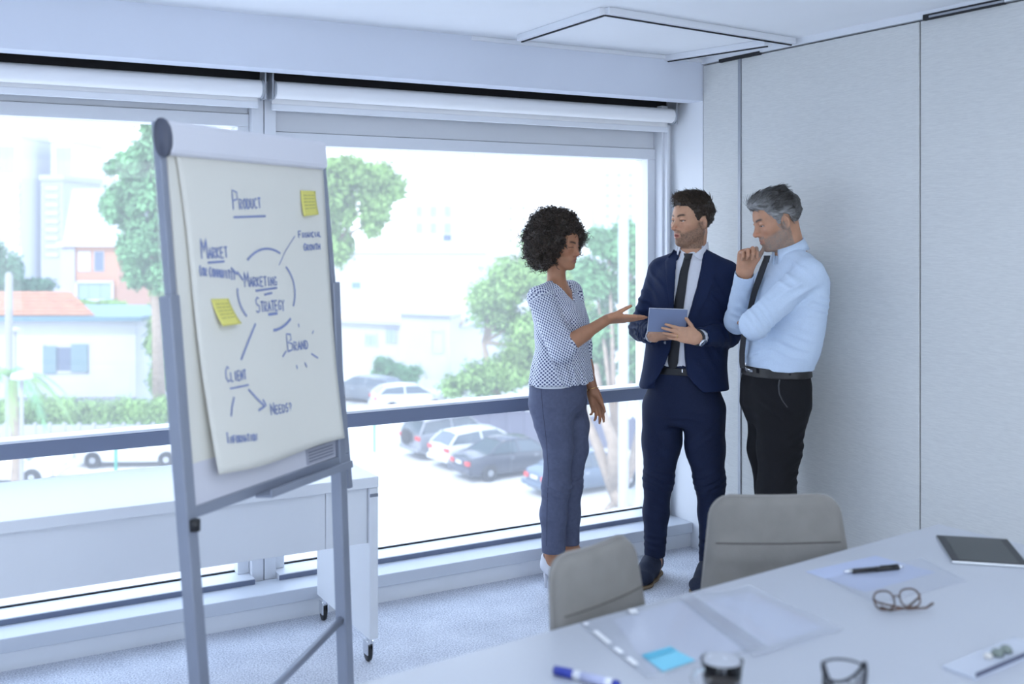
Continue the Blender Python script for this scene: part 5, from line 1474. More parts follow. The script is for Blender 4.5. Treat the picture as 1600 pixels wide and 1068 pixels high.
    def jfold(P, D):
        D = D - ridged(P, (10, 10, 6), .005, 3)
        for c_, dv, lam, rad, am, ph in ((ER + V3(0, -.05, .02), (.2, 0, 1), .030, (.08, .12, .06), .009, 0), (q(1003, 470, .0), (.5, 0, 1), .04, (.05, .1, .06), .006, 1), (EL + V3(-.03, -.06, .0), (1, 0, .6), .035, (.07, .1, .06), .007, 0),
              (q(1025, 440, -.05), (1, 0, .5), .04, (.04, .1, .07), .006, 0), (q(1120, 470, -.15), (.8, 0, .6), .05, (.05, .1, .09), .005, 2), (q(1110, 560, -.15), (.8, 0, .6), .06, (.08, .1, .08), .004, 2), (WR + nrm(ER - WR) * .1, (.8, -.4, .3), .024, (.07, .08, .06), .006, 0)):
            D = D - fold(P, c_, dv, lam, rad, am * 1.5, ph)
        return D
    jk.post = jfold; jk.slack = .02
    MJ = mat('navy_jacket', (.010, .020, .062), .72, noise=.12, scale=260, spec=.25)
    jacket = p.part('jacket', jk, MJ, .0048); JV, JQ = p.last; jbv = bvh_of(JV, JQ)
    xz = lambda px, py, dy=-.12: tuple(q(px, py, dy)[[0, 2]])
    # lapels
    A_ = [xz(*v) for v in ((1063, 394), (1056, 425), (1052, 470), (1050.5, 505))]; B_ = [xz(*v) for v in ((1059, 390), (1045, 408), (1043.5, 430), (1046, 465), (1051, 505))]
    drape(jbv, rows_between(B_, A_, 5, 16), .006, .009).build('lapel', MJ, jacket, auto=50)
    A_ = [xz(*v) for v in ((1106, 391), (1097.5, 425), (1085, 470), (1074, 510))]; B_ = [xz(*v) for v in ((1108, 389), (1119, 404), (1117, 424), (1102, 465), (1078, 512))]
    drape(jbv, rows_between(A_, B_, 5, 16), .006, .009).build('lapel', MJ, jacket, auto=50)
    A_ = [xz(1108, 455), xz(1108, 459)]; B_ = [xz(1128, 450), xz(1128, 454)]
    drape(jbv, rows_between(A_, B_, 6, 2), .0025, .005).build('breast_pocket', MJ, jacket)
    A_ = [xz(1089, 560), xz(1090, 569)]; B_ = [xz(1126, 562), xz(1126, 571)]
    drape(jbv, rows_between(A_, B_, 8, 3), .0028, .006).build('pocket_flap', MJ, jacket)
    def button(bv, px, py, r, parent, m):
        x, z = xz(px, py); h = bv.ray_cast(Vector((x, -1.5, z)), Vector((0, 1, 0)))[0]
        if h is not None: MB().lathe([(0, -.001), (r, -.001), (r, .002), (r * .6, .0028), (0, .0022)], 14, c=h, M=Matrix.Rotation(R(90), 4, 'X')).build('button', m, parent, smooth=True)
    MBt = mat('button_grey', (.22, .24, .30), .3)
    button(jbv, 1041, 536, .0075, jacket, MBt)
    for k in range(3): button(jbv, 1005 + k * 4.2, 526.5 + k * .8, .0048, jacket, MBt)
    # ---- tie
    MTi = mat('tie_black', (.020, .020, .024), .6, bump=.2, bscale=500)
    kx = [(1077, 402), (1071, 423), (1063.5, 466), (1059, 500), (1055, 545), (1052.5, 572)]; kw = [5, 6, 7, 7.2, 7.4, 7.6]
    A_ = [xz(x - w, y) for (x, y), w in zip(kx, kw)] + [xz(1052.2, 580)]; B_ = [xz(x + w, y) for (x, y), w in zip(kx, kw)] + [xz(1052.6, 580)]
    tie = drape(sbv, rows_between(A_, B_, 5, 24), .007, .007).build('tie', MTi, p.root, auto=60)
    A_ = [xz(1071.5, 396), xz(1073, 405)]; B_ = [xz(1084.5, 396), xz(1081.5, 405)]
    drape(cfb, rows_between(A_, B_, 5, 4), .016, .014).build('knot', MTi, tie, auto=60)
    # ---- watch, ring
    wv = nrm(WL - EL); wc = WL + wv * .004; e1 = nrm(np.cross(wv, (0, 0, 1))); e2 = np.cross(wv, e1)
    wat = MB().tube([Vector(wc + (e1 * math.cos(a) + e2 * math.sin(a)) * .0315) for a in np.linspace(0, 2 * math.pi, 30, endpoint=False)], .006, 8, closed=True).build('watch', mat('watch_strap', (.02, .02, .022), .5), p.root, smooth=True)
    fdir = nrm(V3(-.1, -1, -.35)); fdir = nrm(fdir - wv * fdir.dot(wv)); wf = Vector(wc + fdir * .034)
    Mw = Vector((0, 0, 1)).rotation_difference(Vector(fdir)).to_matrix().to_4x4()
    MB().lathe([(0, -.006), (.019, -.006), (.020, .003), (.0175, .006), (.0170, .0045)], 24, c=wf, M=Mw).build('watch_case', M_CHROME, wat, smooth=True)
    MB().lathe([(0, .0042), (.0172, .0042), (.0172, .0052), (0, .0052)], 24, c=wf, M=Mw).build('watch_face', mat('watch_blue', (.05, .09, .2), .2), wat)
    # ---- shoes
    MU = mat('suede_navy', (.016, .022, .045), .85, noise=.15, scale=120); MSo = mat('sole_tan', (.20, .14, .08), .7)
    shoe(p, 'shoe', FR - fR * .0, fR, MU, MSo); shoe(p, 'shoe', FL_, fL, MU, MSo)
    # ---- the tablet he holds (a thing of its own)
    c_ = [q(1013.5, 481, -.315), q(1073.5, 484, -.300), q(1072, 519, -.275), q(1013, 518, -.290)]
    cen = sum(c_) / 4; ex = nrm((c_[1] - c_[0]) + (c_[2] - c_[3])); ez = nrm((c_[0] - c_[3]) + (c_[1] - c_[2])); ez = nrm(ez - ex * ez.dot(ex)); ey = np.cross(ez, ex)
    Wt, Ht = (np.linalg.norm(c_[1] - c_[0]) + np.linalg.norm(c_[2] - c_[3])) / 2, (np.linalg.norm(c_[0] - c_[3]) + np.linalg.norm(c_[1] - c_[2])) / 2
    Mt = Matrix(((ex[0], ey[0], ez[0], cen[0]), (ex[1], ey[1], ez[1], cen[1]), (ex[2], ey[2], ez[2], cen[2]), (0, 0, 0, 1)))
    W0 = Matrix.Translation(p.base) @ Matrix.Rotation(-YAW, 4, 'Z') @ Mt
    tb = thing('tablet', 'slate blue backed tablet held up by the man in the navy suit', 'tablet'); tb.matrix_world = W0
    MB().span((-Wt / 2, -.004, -Ht / 2), (Wt / 2, .003, Ht / 2), .003, 3).build('back_cover', mat('tablet_slate', (.20, .245, .38), .5), tb)
    MB().span((-Wt / 2 - .001, .003, -Ht / 2 - .001), (Wt / 2 + .001, .0055, Ht / 2 + .001), .001).build('white_edge', mat('tablet_white', (.8, .81, .85), .4), tb)
    MB().span((-Wt / 2 + .012, .0055, -Ht / 2 + .008), (Wt / 2 - .012, .0062, Ht / 2 - .008)).build('screen', mat('tablet_screen', (.045, .05, .05), .38), tb)
    # wedding ring on the ring finger of that hand
    rp = WL + nrm(V3(-1, -.02, .20)) * .090 + V3(0, .002, -.0115)
    ax = nrm(V3(-1, .15, .1)); e1 = nrm(np.cross(ax, (0, 1, 0))); e2 = np.cross(ax, e1)
    MB().tube([Vector(rp + (e1 * math.cos(a) + e2 * math.sin(a)) * .0098) for a in np.linspace(0, 2 * math.pi, 20, endpoint=False)], .0014, 6, closed=True).build('ring', mat('gold', (.75, .5, .2), .25, metal=1.0), p.root, smooth=True)
    return p
make_suit_man()
# ================================================================== the grey-haired man
def make_grey_man():
    p = Person(1215, 4.65, 'grey-haired man in light blue shirt with hand on chin by the partition wall'); q = p.q
    tf = nrm(V3(-.92, -.38, 0)); tl = np.cross((0, 0, 1), tf); wa = math.atan2(tl[1], tl[0])
    PH = R(9); hM = frame3(V3(-math.cos(PH), -math.sin(PH), -.33)); hc = q(1214, 345, .0); S = 1.0
    SR, SL = q(1216, 418, .17), q(1264, 427, -.16)
    ER, EL = q(1153, 500, .15), q(1178, 507, -.22)
    WR, WL = q(1164, 424, .0), q(1178, 514, .02)
    skin = V3(.54, .285, .175)
    b = Field(); T = head(b, hc, hM, S, False, 1.15)
    nb = q(1236, 396, .0)
    b.cone(T(-.03, 0, -.045), nb, .056, .062, .03)
    b.cone(nb - V3(0, 0, .02), SL * .7 + nb * .3, .05, .04, .04); b.cone(nb - V3(0, 0, .02), SR * .7 + nb * .3, .05, .04, .04)
    def trow(py, cx, a, bb, dy=0): c = q(cx, py, dy); return (c[2], c[0], c[1], a, bb)
    b.loft([trow(415, 1238, .14, .08), trow(460, 1234, .16, .10), trow(520, 1224, .16, .115), trow(575, 1214, .15, .11), trow(625, 1214, .14, .105)], wa, .03)
    b.chain([SR, ER, WR], [.048, .042, .0285], .02); b.chain([SL, EL, WL], [.048, .042, .028], .02)
    b.cone(ER + (WR - ER) * .3, ER + (WR - ER) * .5, .044, .040, .02)
    AN, AF = q(1224, 916, -.07), q(1204, 908, .10)
    LN = [q(1222, 632, -.075), q(1217, 700, -.075), q(1213, 765, -.08), q(1217, 830, -.075), AN]
    LF = [q(1206, 632, .085), q(1202, 700, .09), q(1207, 765, .09), q(1206, 830, .095), AF]
    b.chain(LN, [.085, .07, .055, .048, .038], .02); b.chain(LF, [.085, .07, .055, .048, .038], .02)
    for A_ in (AN, AF): b.cone(V3(A_[0], A_[1], .07), V3(A_[0], A_[1], .035) + tf * .14, .034, .024, .03)
    hand(b, WR, (.10, -.02, 1), (.12, -1, .0), False, (1.05, 1.22, 1.32, 1.36), 1.02, (.55, .10, .35), .02)
    hand(b, WL, (.0, 1, .05), (.1, 0, 1), True, (.3, .35, .4, .45), 1.0, (.6, .2, .2), .02)
    def col(P): return head_colour(P, hc, hM, S, skin, (.36, .16, .13), (.08, .065, .055), (.22, .195, .17), .85, lid=.003)
    hb = .135
    p.body(b, M_SKIN, col, [(hc - hb, hc + hb, .0027), (WR - (.06, .08, .03), WR + (.10, .08, .15), .0032)])
    eyes(p.root, T, hM, S, (.07, .09, .11), look=(1, .1, -.3))
    def hairline(x, y):
        return np.interp(x, [-.12, -.07, -.04, -.026, -.004, .006, .030, .042, .055, .07, .09], [-.055, -.050, -.030, .026, .030, -.030, -.026, .030, .052, .070, .083])
    hf = Field()
    hf.ell(hc + hM @ (V3(-.015, 0, .044) * S), V3(.1055, .0855, .0925) * S, hM, .01)
    hf.ell(hc + hM @ (V3(.055, 0, .100) * S), V3(.052, .050, .024) * S, hM, .03); hf.ell(hc + hM @ (V3(.0, 0, .118) * S), V3(.08, .05, .020) * S, hM, .03); None
    def cut(P, D):
        q_ = ((P - hc) @ hM) / S; h = q_[..., 2] - hairline(q_[..., 0], q_[..., 1]) + .005 * vnoise(P * 120, 3)
        w = q_ * np.array([26., 60., 60.]); return np.maximum(D + .005 * vnoise(w, 2) + .002 * vnoise(P * 170, 4), -h * .6)
    hf.post = cut; hf.slack = .02
    V, Q = polygonise(hf, .003, (), 1)
    def grey(q_):
        fr = np.clip((q_[:, 0] - .015) / .05, 0, 1); low = np.clip((.062 - q_[:, 2]) / .03, 0, 1) * np.clip((q_[:, 0] + .075) / .05, .15, 1)
        g = np.clip(.06 + .75 * fr * np.clip((.135 - q_[:, 2]) / .03, .35, 1) + .85 * low, .05, 1); return g
    dark, lt = np.array([.034, .030, .027]), np.array([.33, .325, .32])
    def tint(P, rng): g = np.clip(grey(P) * rng.normal(1, .35, len(P)), 0, 1)[:, None]; return dark * (1 - g) + lt * g
    def comb(P): v = np.zeros_like(P); v[:, 0] = -1; v[:, 2] = np.where(P[:, 2] > .07, .1, -.45); v[:, 1] = np.where(P[:, 2] > .07, -.15, np.sign(P[:, 1]) * .1); return v
    def lng(P): return np.where(P[:, 0] < -.05, .014, 1) * np.where(P[:, 0] < -.05, 1, 1) * np.where(P[:, 0] < -.05, 1.0, np.where(P[:, 2] > .07, .050, np.where(P[:, 2] > .0, .035, .016)))
    V2, Q2, C2 = comb_hair(V, Q, hc, hM, S, 5200, comb, lng, .0012, tint, 5, .07, messy=.10)
    qv = ((V - hc) @ hM) / S; g = np.clip(grey(qv) * (1 + .5 * vnoise(qv * np.array([40., 160., 160.]))), 0, 1)[:, None]
    p.np_part('hair', np.concatenate([V, V2]), np.concatenate([Q, Q2 + len(V)]), M_HAIR, np.concatenate([dark * (1 - g) + lt * g, C2]))
    # ---- shirt
    sh = Field()
    sh.loft([trow(400, 1240, .085, .075), trow(414, 1240, .165, .095), trow(435, 1239, .200, .118), trow(465, 1235, .205, .132), trow(510, 1227, .205, .140), trow(550, 1219, .198, .142), trow(574, 1215, .176, .132)], wa, .02)
    sh.cone(nb - V3(0, 0, .015), SL, .058, .060, .03); sh.cone(nb - V3(0, 0, .015), SR, .058, .060, .03)
    sh.cone(SL, EL, .064, .058, .02); sh.cone(EL, WL, .058, .050, .02)
    sh.cone(SR, ER, .062, .060, .02); sh.cone(ER, WR + (ER - WR) * .15, .058, .042, .02)
    a_ = nrm(WR - ER); sh.box(WR + a_ * .035, (.05, .09, .09), frame3(a_), .001, 's'); sh.cone(WR - a_ * .04, WR + a_ * .06, .034, .036, .001, 's')
    sh.cone(nb - V3(0, 0, .015), nb + V3(-.02, 0, .10), .064, .066, .004, 's')
    def sfold(P, D):
        z = P[..., 2]; lowz = np.clip((1.18 - z) / .16, 0, 1)
        D = D - ridged(P, (12, 12, 7), .005, 3) - lowz * ridged(P, (22, 22, 9), .006, 6)
        for c_, dv, lam, rad, am, ph in ((EL + V3(.03, -.05, .02), (.8, 0, .5), .030, (.07, .1, .07), .006, 0), (q(1245, 465, -.2), (-.5, 0, 1), .045, (.09, .12, .06), .007, 1), (q(1278, 475, -.15), (.3, 0, 1), .03, (.05, .12, .05), .007, 0),
              (ER + V3(.01, -.06, .05), (.3, 0, 1), .034, (.05, .1, .10), .006, 0), (q(1225, 540, -.2), (.35, 0, 1), .04, (.13, .12, .06), .006, 0), (q(1235, 430, -.2), (.7, 0, .6), .05, (.06, .12, .07), .005, 1), (q(1180, 555, -.1), (-.5, 0, 1), .03, (.06, .12, .05), .005, 1)):
            D = D - fold(P, c_, dv, lam, rad, am * 1.6, ph)
        return D
    sh.post = sfold; sh.slack = .02
    MSH = mat('shirt_blue', (.60, .71, .86), .75, noise=.03, scale=200)
    shirt = p.part('shirt', sh, MSH, .005); sbv = bvh_of(*p.last)
    ch_ = Field(); ch_.pr = sh.pr[:2]; cbv = bvh_of(*polygonise(ch_, .008))
    # collar
    c0 = q(1235, 394, 0); ax = nrm(V3(-.25, 0, 1)); e1 = nrm(tf - ax * tf.dot(ax)); e2 = np.cross(ax, e1); G = []
    mb = MB()
    for i in range(41):
        a = .16 + (2 * math.pi - .32) * i / 40; fr = (1 + math.cos(a)) / 2; d = e1 * math.cos(a) + e2 * math.sin(a)
        top = c0 + ax * (.048 * (1 - .45 * fr)) + d * .064
        G.append([mb.bm.verts.new(Vector(v)) for v in (c0 + d * .062 - ax * .02, top, top + d * .006, c0 + d * (.080 + .012 * fr ** 3) - ax * (.004 + .036 * fr ** 4))])
    for A_, B_ in zip(G, G[1:]):
        for k in range(3): mb.bm.faces.new((A_[k], A_[k + 1], B_[k + 1], B_[k]))
    solidify(mb.build('collar', MSH, shirt, smooth=True), .0025)
    # cuff of the raised sleeve
    cu = Field(); cu.cone(WR - a_ * .075, WR - a_ * .010, .0445, .0425, 0); cu.cone(WR - a_ * .12, WR + a_ * .05, .0375, .0375, 0, 's'); cu.box(WR + a_ * .030, (.04, .09, .09), frame3(a_), .001, 's'); cu.box(WR - a_ * .110, (.04, .09, .09), frame3(a_), .001, 's')
    cuff = p.part('cuff', cu, MSH, .0035, parent=shirt)
    # ---- tie
    xz = lambda px, py, dy=-.12: tuple(q(px, py, dy)[[0, 2]])
    MTi = mat('tie_black', (.020, .020, .024), .6, bump=.2, bscale=500)
    kx = [(1208, 404), (1202, 420), (1195, 440), (1188, 460), (1183, 480), (1176, 505)]; kw = [4.5, 5, 5.0, 4.6, 4, 4]
    A_ = [xz(x - w, y) for (x, y), w in zip(kx, kw)]; B_ = [xz(x + w, y) for (x, y), w in zip(kx, kw)]
    tie = drape(cbv, rows_between(A_, B_, 4, 14), .010, .010).build('tie', MTi, p.root, auto=60)
    A_ = [xz(1203.5, 400), xz(1203, 411)]; B_ = [xz(1213, 400), xz(1210.5, 411)]
    drape(cbv, rows_between(A_, B_, 4, 4), .018, .014).build('knot', MTi, tie, auto=60)
    mb = MB(); ctr = [(1166, 512), (1162, 530), (1160, 550), (1160, 566), (1161, 575)]
    for (x0, y0), (x1, y1) in zip(ctr, ctr[1:]): pass
    tw = nrm(tl); L_ = []
    for (x, y) in ctr:
        c_ = V3(*q(x, y, -.03)); L_.append([mb.bm.verts.new(Vector(c_ + tw * s_ + tf * t_)) for s_, t_ in ((-.018, 0), (.018, 0), (.018, .004), (-.018, .004))])
    for A_, B_ in zip(L_, L_[1:]):
        for k in range(4): mb.bm.faces.new((A_[k], A_[(k + 1) % 4], B_[(k + 1) % 4], B_[k]))
    mb.bm.faces.new(L_[0]); mb.bm.faces.new(L_[-1][::-1]); mb.build('tie_end', MTi, tie)
    # ---- trousers
    tr = Field()
    tr.loft([trow(570, 1213, .158, .122), trow(600, 1212, .172, .140), trow(632, 1211, .172, .140), trow(660, 1211, .14, .11)], wa, .04)
    tr.chain(LN[:4] + [q(1222, 922, -.07)], [.108, .090, .078, .068, .058], .03); tr.chain(LF[:4] + [q(1203, 914, .10)], [.108, .092, .072, .065, .056], .03)
    def tfold(P, D):
        D = D - ridged(P, (9, 9, 4), .004, 9)
        for c_, dv, lam, rad, am, ph in ((q(1240, 690, -.1), (-.5, 0, 1), .04, (.07, .12, .09), .007, 0), (q(1200, 640, -.15), (.6, 0, .8), .05, (.09, .12, .07), .005, 1), (q(1238, 745, -.1), (-.5, 0, 1), .035, (.06, .12, .06), .007, 1), (q(1180, 690, 0), (1, 0, .2), .05, (.07, .2, .12), .005, 0)):
            D = D - fold(P, c_, dv, lam, rad, am, ph)
        return D
    tr.post = tfold; tr.slack = .02
    MBk = mat('black_wool', (.008, .008, .010), .75, noise=.12, scale=260, spec=.25)
    p.part('trousers', tr, MBk, .0058); tbv = bvh_of(*p.last)
    pk = [(1216, 588), (1213, 600), (1213, 612), (1217, 622), (1224, 632)]
    drape(tbv, rows_between([xz(x - 1, y) for x, y in pk], [xz(x + 1, y) for x, y in pk], 3, 12), .0035, .008).build('pocket_edge', mat('pocket_edge', (.05, .05, .055), .7), p.root)
    bt = Field(); bt.loft([trow(570.5, 1213, .167, .133), trow(585, 1213, .171, .137)], wa, 0.0); belt = p.part('belt', bt, mat('belt_dark', (.022, .020, .020), .4), .0035); bbv = bvh_of(*p.last)
    drape(bbv, [[xz(px, py) for px in (1171, 1174, 1177, 1180)] for py in (572, 576, 580, 584)], .003, .004).build('buckle', M_CHROME, belt)
    for px in (1186, 1230):
        drape(bbv, [[xz(x, py) for x in (px - 1.6, px + 1.6)] for py in (571.5, 577, 584)], .003, .003).build('belt_loop', MBk, belt)
    MU = mat('shoe_black', (.012, .012, .013), .35)
    for A_ in (AN, AF): shoe(p, 'shoe', A_, tf, MU, M_BLACKP)
    return p
make_grey_man()
# ================================================================== outside: the street below the window
GZ = -7.9                                   # ground, three storeys down
def gp(px, py): 
    return at(px, py, (CAM_Z - GZ) * F_PX / (py - HOR))
def up(px, py, d): return at(px, py, d)
M_ASPH = mat('pale_concrete', (.52, .51, .50), .9, noise=.05, scale=.6)
M_WALLW = mat('house_white', (.47, .48, .50), .85, noise=.03, scale=.8)
M_LEAF = [mat('leaf_green', (.13, .30, .12), .6, noise=.35, scale=.9), mat('leaf_light', (.21, .36, .10), .6, noise=.35, scale=.9), mat('leaf_deep', (.06, .17, .08), .6, noise=.35, scale=.9)]
for m_ in M_LEAF:
    b_ = m_.node_tree.nodes['Principled BSDF']; b_.inputs['Transmission Weight'].default_value = 0
M_BARK = mat('bark', (.30, .235, .18), .9, noise=.2, scale=6, bump=.3, bscale=12)
rng0 = np.random.default_rng(11)
gr = MB().span((-160, 8.5, GZ - .5), (260, 420, GZ)).build('floor_street', M_ASPH); gr['kind'] = 'structure'; gr.name = 'ground'

def leaves(centres, radii, n, size, rng, flat=.75):
    """leaf blades (each a folded diamond) filling a set of ellipsoidal puffs"""
    centres = np.asarray(centres, float); radii = np.asarray(radii, float); w = radii.prod(1) ** .66; k = rng.choice(len(centres), n, p=w / w.sum())
    d = rng.normal(0, 1, (n, 3)); d /= np.linalg.norm(d, axis=1, keepdims=True); r = np.abs(rng.normal(.82, .26, n))
    P = centres[k] + d * radii[k] * r[:, None]
    a = d + rng.normal(0, .6, (n, 3)); a[:, 2] += .3; a /= np.linalg.norm(a, axis=1, keepdims=True)
    t = np.cross(a, rng.normal(0, 1, (n, 3))); t /= np.linalg.norm(t, axis=1, keepdims=True); s = np.cross(a, t)
    sz = size * rng.uniform(.6, 1.4, n)[:, None]
    V = np.stack([P - t * sz, P + s * sz * .45 + a * sz * .12, P + t * sz, P - s * sz * .45 + a * sz * .12], 1).reshape(-1, 3)
    Q = np.arange(n * 4).reshape(n, 4)
    return V, Q
def tree(name, label, base, H, puffs, n, size, m, trunk=None, tr=.25, seed=1, group=None, cat='tree'):
    rng = np.random.default_rng(seed); o = thing(name, label, cat, base, 0, group)
    cs = [Vector(p[0]) - Vector(base) for p in puffs]; rs = [p[1] for p in puffs]
    # each puff is broken up into smaller clumps
    C2, R2 = [], []
    for c, r in zip(cs, rs):
        for _ in range(11):
            d = rng.normal(0, 1, 3); d /= np.linalg.norm(d); C2.append(np.array(c) + d * np.array(r) * rng.uniform(.45, .85)); R2.append(np.array(r) * rng.uniform(.34, .62))
    V, Q = leaves(C2, R2, n, size, rng)
    f = link('foliage', np_mesh('foliage', V, Q), m, o); f.data.polygons.foreach_set('use_smooth', np.zeros(len(Q), bool)); f['kind'] = 'stuff'
    if trunk is not None:
        mb = MB()
        pts = [Vector(p) - Vector(base) for p in trunk]
        mb.tube(pts, [tr * (1 - .55 * i / (len(pts) - 1)) for i in range(len(pts))], 9); mb.build('trunk', M_BARK, o, smooth=True)
        top = pts[-1]
        for c in cs[:6]:
            MB().tube([top, top.lerp(Vector(c), .5) + Vector((0, 0, .3)), Vector(c)], [tr * .4, tr * .25, tr * .1], 6).build('branch', M_BARK, o, smooth=True)
    return o
def puff(px, py, d, rpx, rpy=None, dz=None):
    s = d / F_PX; rpy = rpy or rpx
    return (at(px, py, d), (rpx * s, (dz or (rpx + rpy) / 2 * s), rpy * s))

# ---- parked cars
def car(label, pos, heading, paint, L=4.5, W=1.78, H=1.45, kind='sedan', group='cars parked in the yard below', plate=True):
    c = thing('car', label, 'car', pos, heading, group); M_P = paint
    M_GL = mat('car_glass', (.05, .07, .09), .1, spec=.8); M_TY = mat('tyre', (.02, .02, .022), .8); M_RIM = mat('rim', (.6, .62, .65), .3, metal=.7)
    M_TL = mat('tail_light', (.55, .03, .03), .25); M_HL = mat('head_light', (.75, .8, .85), .15)
    h = L / 2
    # x forward. stations: x, half width, belt height, sill
    if kind == 'sedan': top = [(-h, .50, .80), (-h + .12, .74, .90), (-h + .75, .84, 1.0), (-.9, .89, .97), (.6, .89, .95), (h - 1.0, .86, .90), (h - .35, .78, .78), (h - .05, .60, .62), (h, .45, .5)]; roof = [(-1.55, .60, 1.0), (-.85, .56, H - .05), (-.1, .56, H), (.45, .56, H - .03), (1.25, .62, .97)]
    elif kind == 'hatch': top = [(-h, .70, .75), (-h + .06, .80, 1.0), (-h + .5, .86, 1.03), (-.8, .88, 1.0), (.7, .88, .98), (h - .8, .85, .92), (h - .25, .75, .78), (h, .5, .5)]; roof = [(-h + .1, .68, 1.0), (-h + .55, .60, H - .06), (-.5, .58, H), (.35, .58, H - .03), (1.15, .64, 1.0)]
    else: top = [(-h, .76, .85), (-h + .05, .86, 1.1), (-h + .5, .9, 1.12), (-.6, .9, 1.1), (.8, .9, 1.08), (h - .7, .88, 1.02), (h - .2, .8, .9), (h, .6, .6)]; roof = [(-h + .06, .76, 1.1), (-h + .35, .70, H - .04), (-.6, .68, H), (.5, .67, H - .03), (1.2, .72, 1.08)]
    k = W / 1.8; sill = .24
    def loft(st, zs, name, m):
        bm = bmesh.new(); rings = []
        for x, w, z in st:
            w *= k; zb = sill + (.12 if abs(x) > h - .1 else 0)
            sec = [(-w * .92, zb), (-w, zb + .18), (-w, z - .12), (-w * .93, z), (0, z + .03), (w * .93, z), (w, z - .12), (w, zb + .18), (w * .92, zb)]
            rings.append([bm.verts.new((x, y, zz)) for y, zz in sec])
        for A, B in zip(rings, rings[1:]):
            for i in range(len(A)): bm.faces.new((A[i], A[(i + 1) % len(A)], B[(i + 1) % len(A)], B[i]))
        bm.faces.new(rings[0]); bm.faces.new(rings[-1][::-1])
        q = MB(); q.bm = bm; return q.build(name, m, c, auto=38)
    loft(top, None, 'car_body', M_P)
    # glasshouse: pillars and roof in paint, panes of glass between them
    def beltw(x): 
        xs = [t[0] for t in top]; return np.interp(x, xs, [t[1] * k for t in top]), np.interp(x, xs, [t[2] for t in top])
    rp = roof; bm = bmesh.new(); rr = []
    for x, w, z in rp[1:-1]:
        w *= k; rr.append([bm.verts.new((x, y, zz)) for y, zz in ((-w, z - .05), (-w * .86, z), (0, z + .035), (w * .86, z), (w, z - .05))])
    for A, B in zip(rr, rr[1:]):
        for i in range(4): bm.faces.new((A[i], A[i + 1], B[i + 1], B[i]))
    q = MB(); q.bm = bm; o = q.build('roof', M_P, c, smooth=True); solidify(o, .05, -1)
    xb0, xb1 = rp[0][0], rp[-1][0]; r0, r1 = rp[1], rp[-2]
    def pane(name, pts, m=M_GL):
        mb = MB(); mb.bm.faces.new([mb.bm.verts.new(Vector(p)) for p in pts]); o = mb.build(name, m, c); solidify(o, .03, 0); return o
    w0, z0 = beltw(xb0); w1, z1 = beltw(xb1); wr0, wr1 = r0[1] * k, r1[1] * k
    pane('rear_window', [(xb0, -w0 * .84, z0), (xb0, w0 * .84, z0), (r0[0], wr0 * .9, r0[2] - .04), (r0[0], -wr0 * .9, r0[2] - .04)])
    pane('windscreen', [(xb1, -w1 * .86, z1), (xb1, w1 * .86, z1), (r1[0], wr1 * .9, r1[2] - .04), (r1[0], -wr1 * .9, r1[2] - .04)])
    xm = (xb0 + xb1) / 2 - .05
    for s in (-1, 1):
        def sp(x, t):     # point on the side between belt (t=0) and roof edge (t=1)
            xr = np.clip(x, r0[0], r1[0]); wb, zb = beltw(x); wr = np.interp(xr, [p_[0] for p_ in rp], [p_[1] * k for p_ in rp]); zr = np.interp(xr, [p_[0] for p_ in rp], [p_[2] for p_ in rp]) - .05
            return (x + (xr - x) * t, s * (wb * .93 + (wr - wb * .93) * t), zb + (zr - zb) * t)
        for a_, b_ in ((xb0 + .12, xm - .05), (xm + .03, xb1 - .14)):
            pane('side_window', [sp(a_, .04), sp(b_, .04), sp(b_, .93), sp(a_, .93)])
        for a_ in (xb0 + .02, xm - .01, xb1 - .02):
            MB().tube([Vector(sp(a_, 0)), Vector(sp(a_, 1))], .045, 6).build('pillar', M_P, c)
        wl, zl = beltw(-h + .1)
        MB().box((-h + .03, s * wl * .78, zl - .17), (.10, wl * .42, .16), None, .02).build('tail_light', M_TL, c)
        wl, zl = beltw(h - .12); MB().box((h - .14, s * wl * .78, zl - .12), (.14, wl * .4, .12), None, .02).build('head_light', M_HL, c)
        MB().box((xb1 - .15, s * (beltw(xb1)[0] + .08), z1 + .04), (.10, .16, .11), None, .03).build('wing_mirror', M_P, c)
        for xx in (xm - .35, xm + .75):
            MB().box((xx, s * (W / 2 - .01), .80), (.16, .03, .03), None, .008).build('door_handle', M_CHROME, c)
        for xx in (-h + .85, h - .85):
            wh = MB().lathe([(.20, -.10), (.31, -.10), (.33, -.06), (.33, .06), (.31, .10), (.20, .10)], 22, c=(xx, s * (W / 2 - .09), .33), M=Matrix.Rotation(R(90), 4, 'X')).build('tyre', M_TY, c, auto=50)
            mb = MB().lathe([(0, -.085), (.06, -.105), (.20, -.09), (.215, -.06), (.215, .06), (.20, .09), (.06, .105), (0, .085)], 22, c=(xx, s * (W / 2 - .09), .33), M=Matrix.Rotation(R(90), 4, 'X'))
            mb.build('hubcap', M_RIM, wh, auto=40)
    MB().box((-h + .0, 0, .45), (.14, W * .9, .2), None, .05).build('rear_bumper', M_P, c); MB().box((h - .02, 0, .43), (.14, W * .82, .2), None, .05).build('front_bumper', M_P, c)
    MB().box((-h - .03, 0, .72), (.02, .42, .13), None, .005).build('number_plate', mat('plate_grey', (.55, .56, .58), .5), c)
    if kind == 'suv':
        MB().lathe([(0, -.09), (.30, -.09), (.33, -.04), (.33, .05), (.28, .09), (0, .09)], 22, c=(-h - .14, 0, .95), M=Matrix.Rotation(R(90), 4, 'Y')).build('spare_wheel', M_TY, c, smooth=True)
        for s in (-1, 1): MB().tube([(-1.5, s * .55, H + .07), (.5, s * .55, H + .07)], .03, 6).build('roof_rail', M_BLACKP, c)
    return c
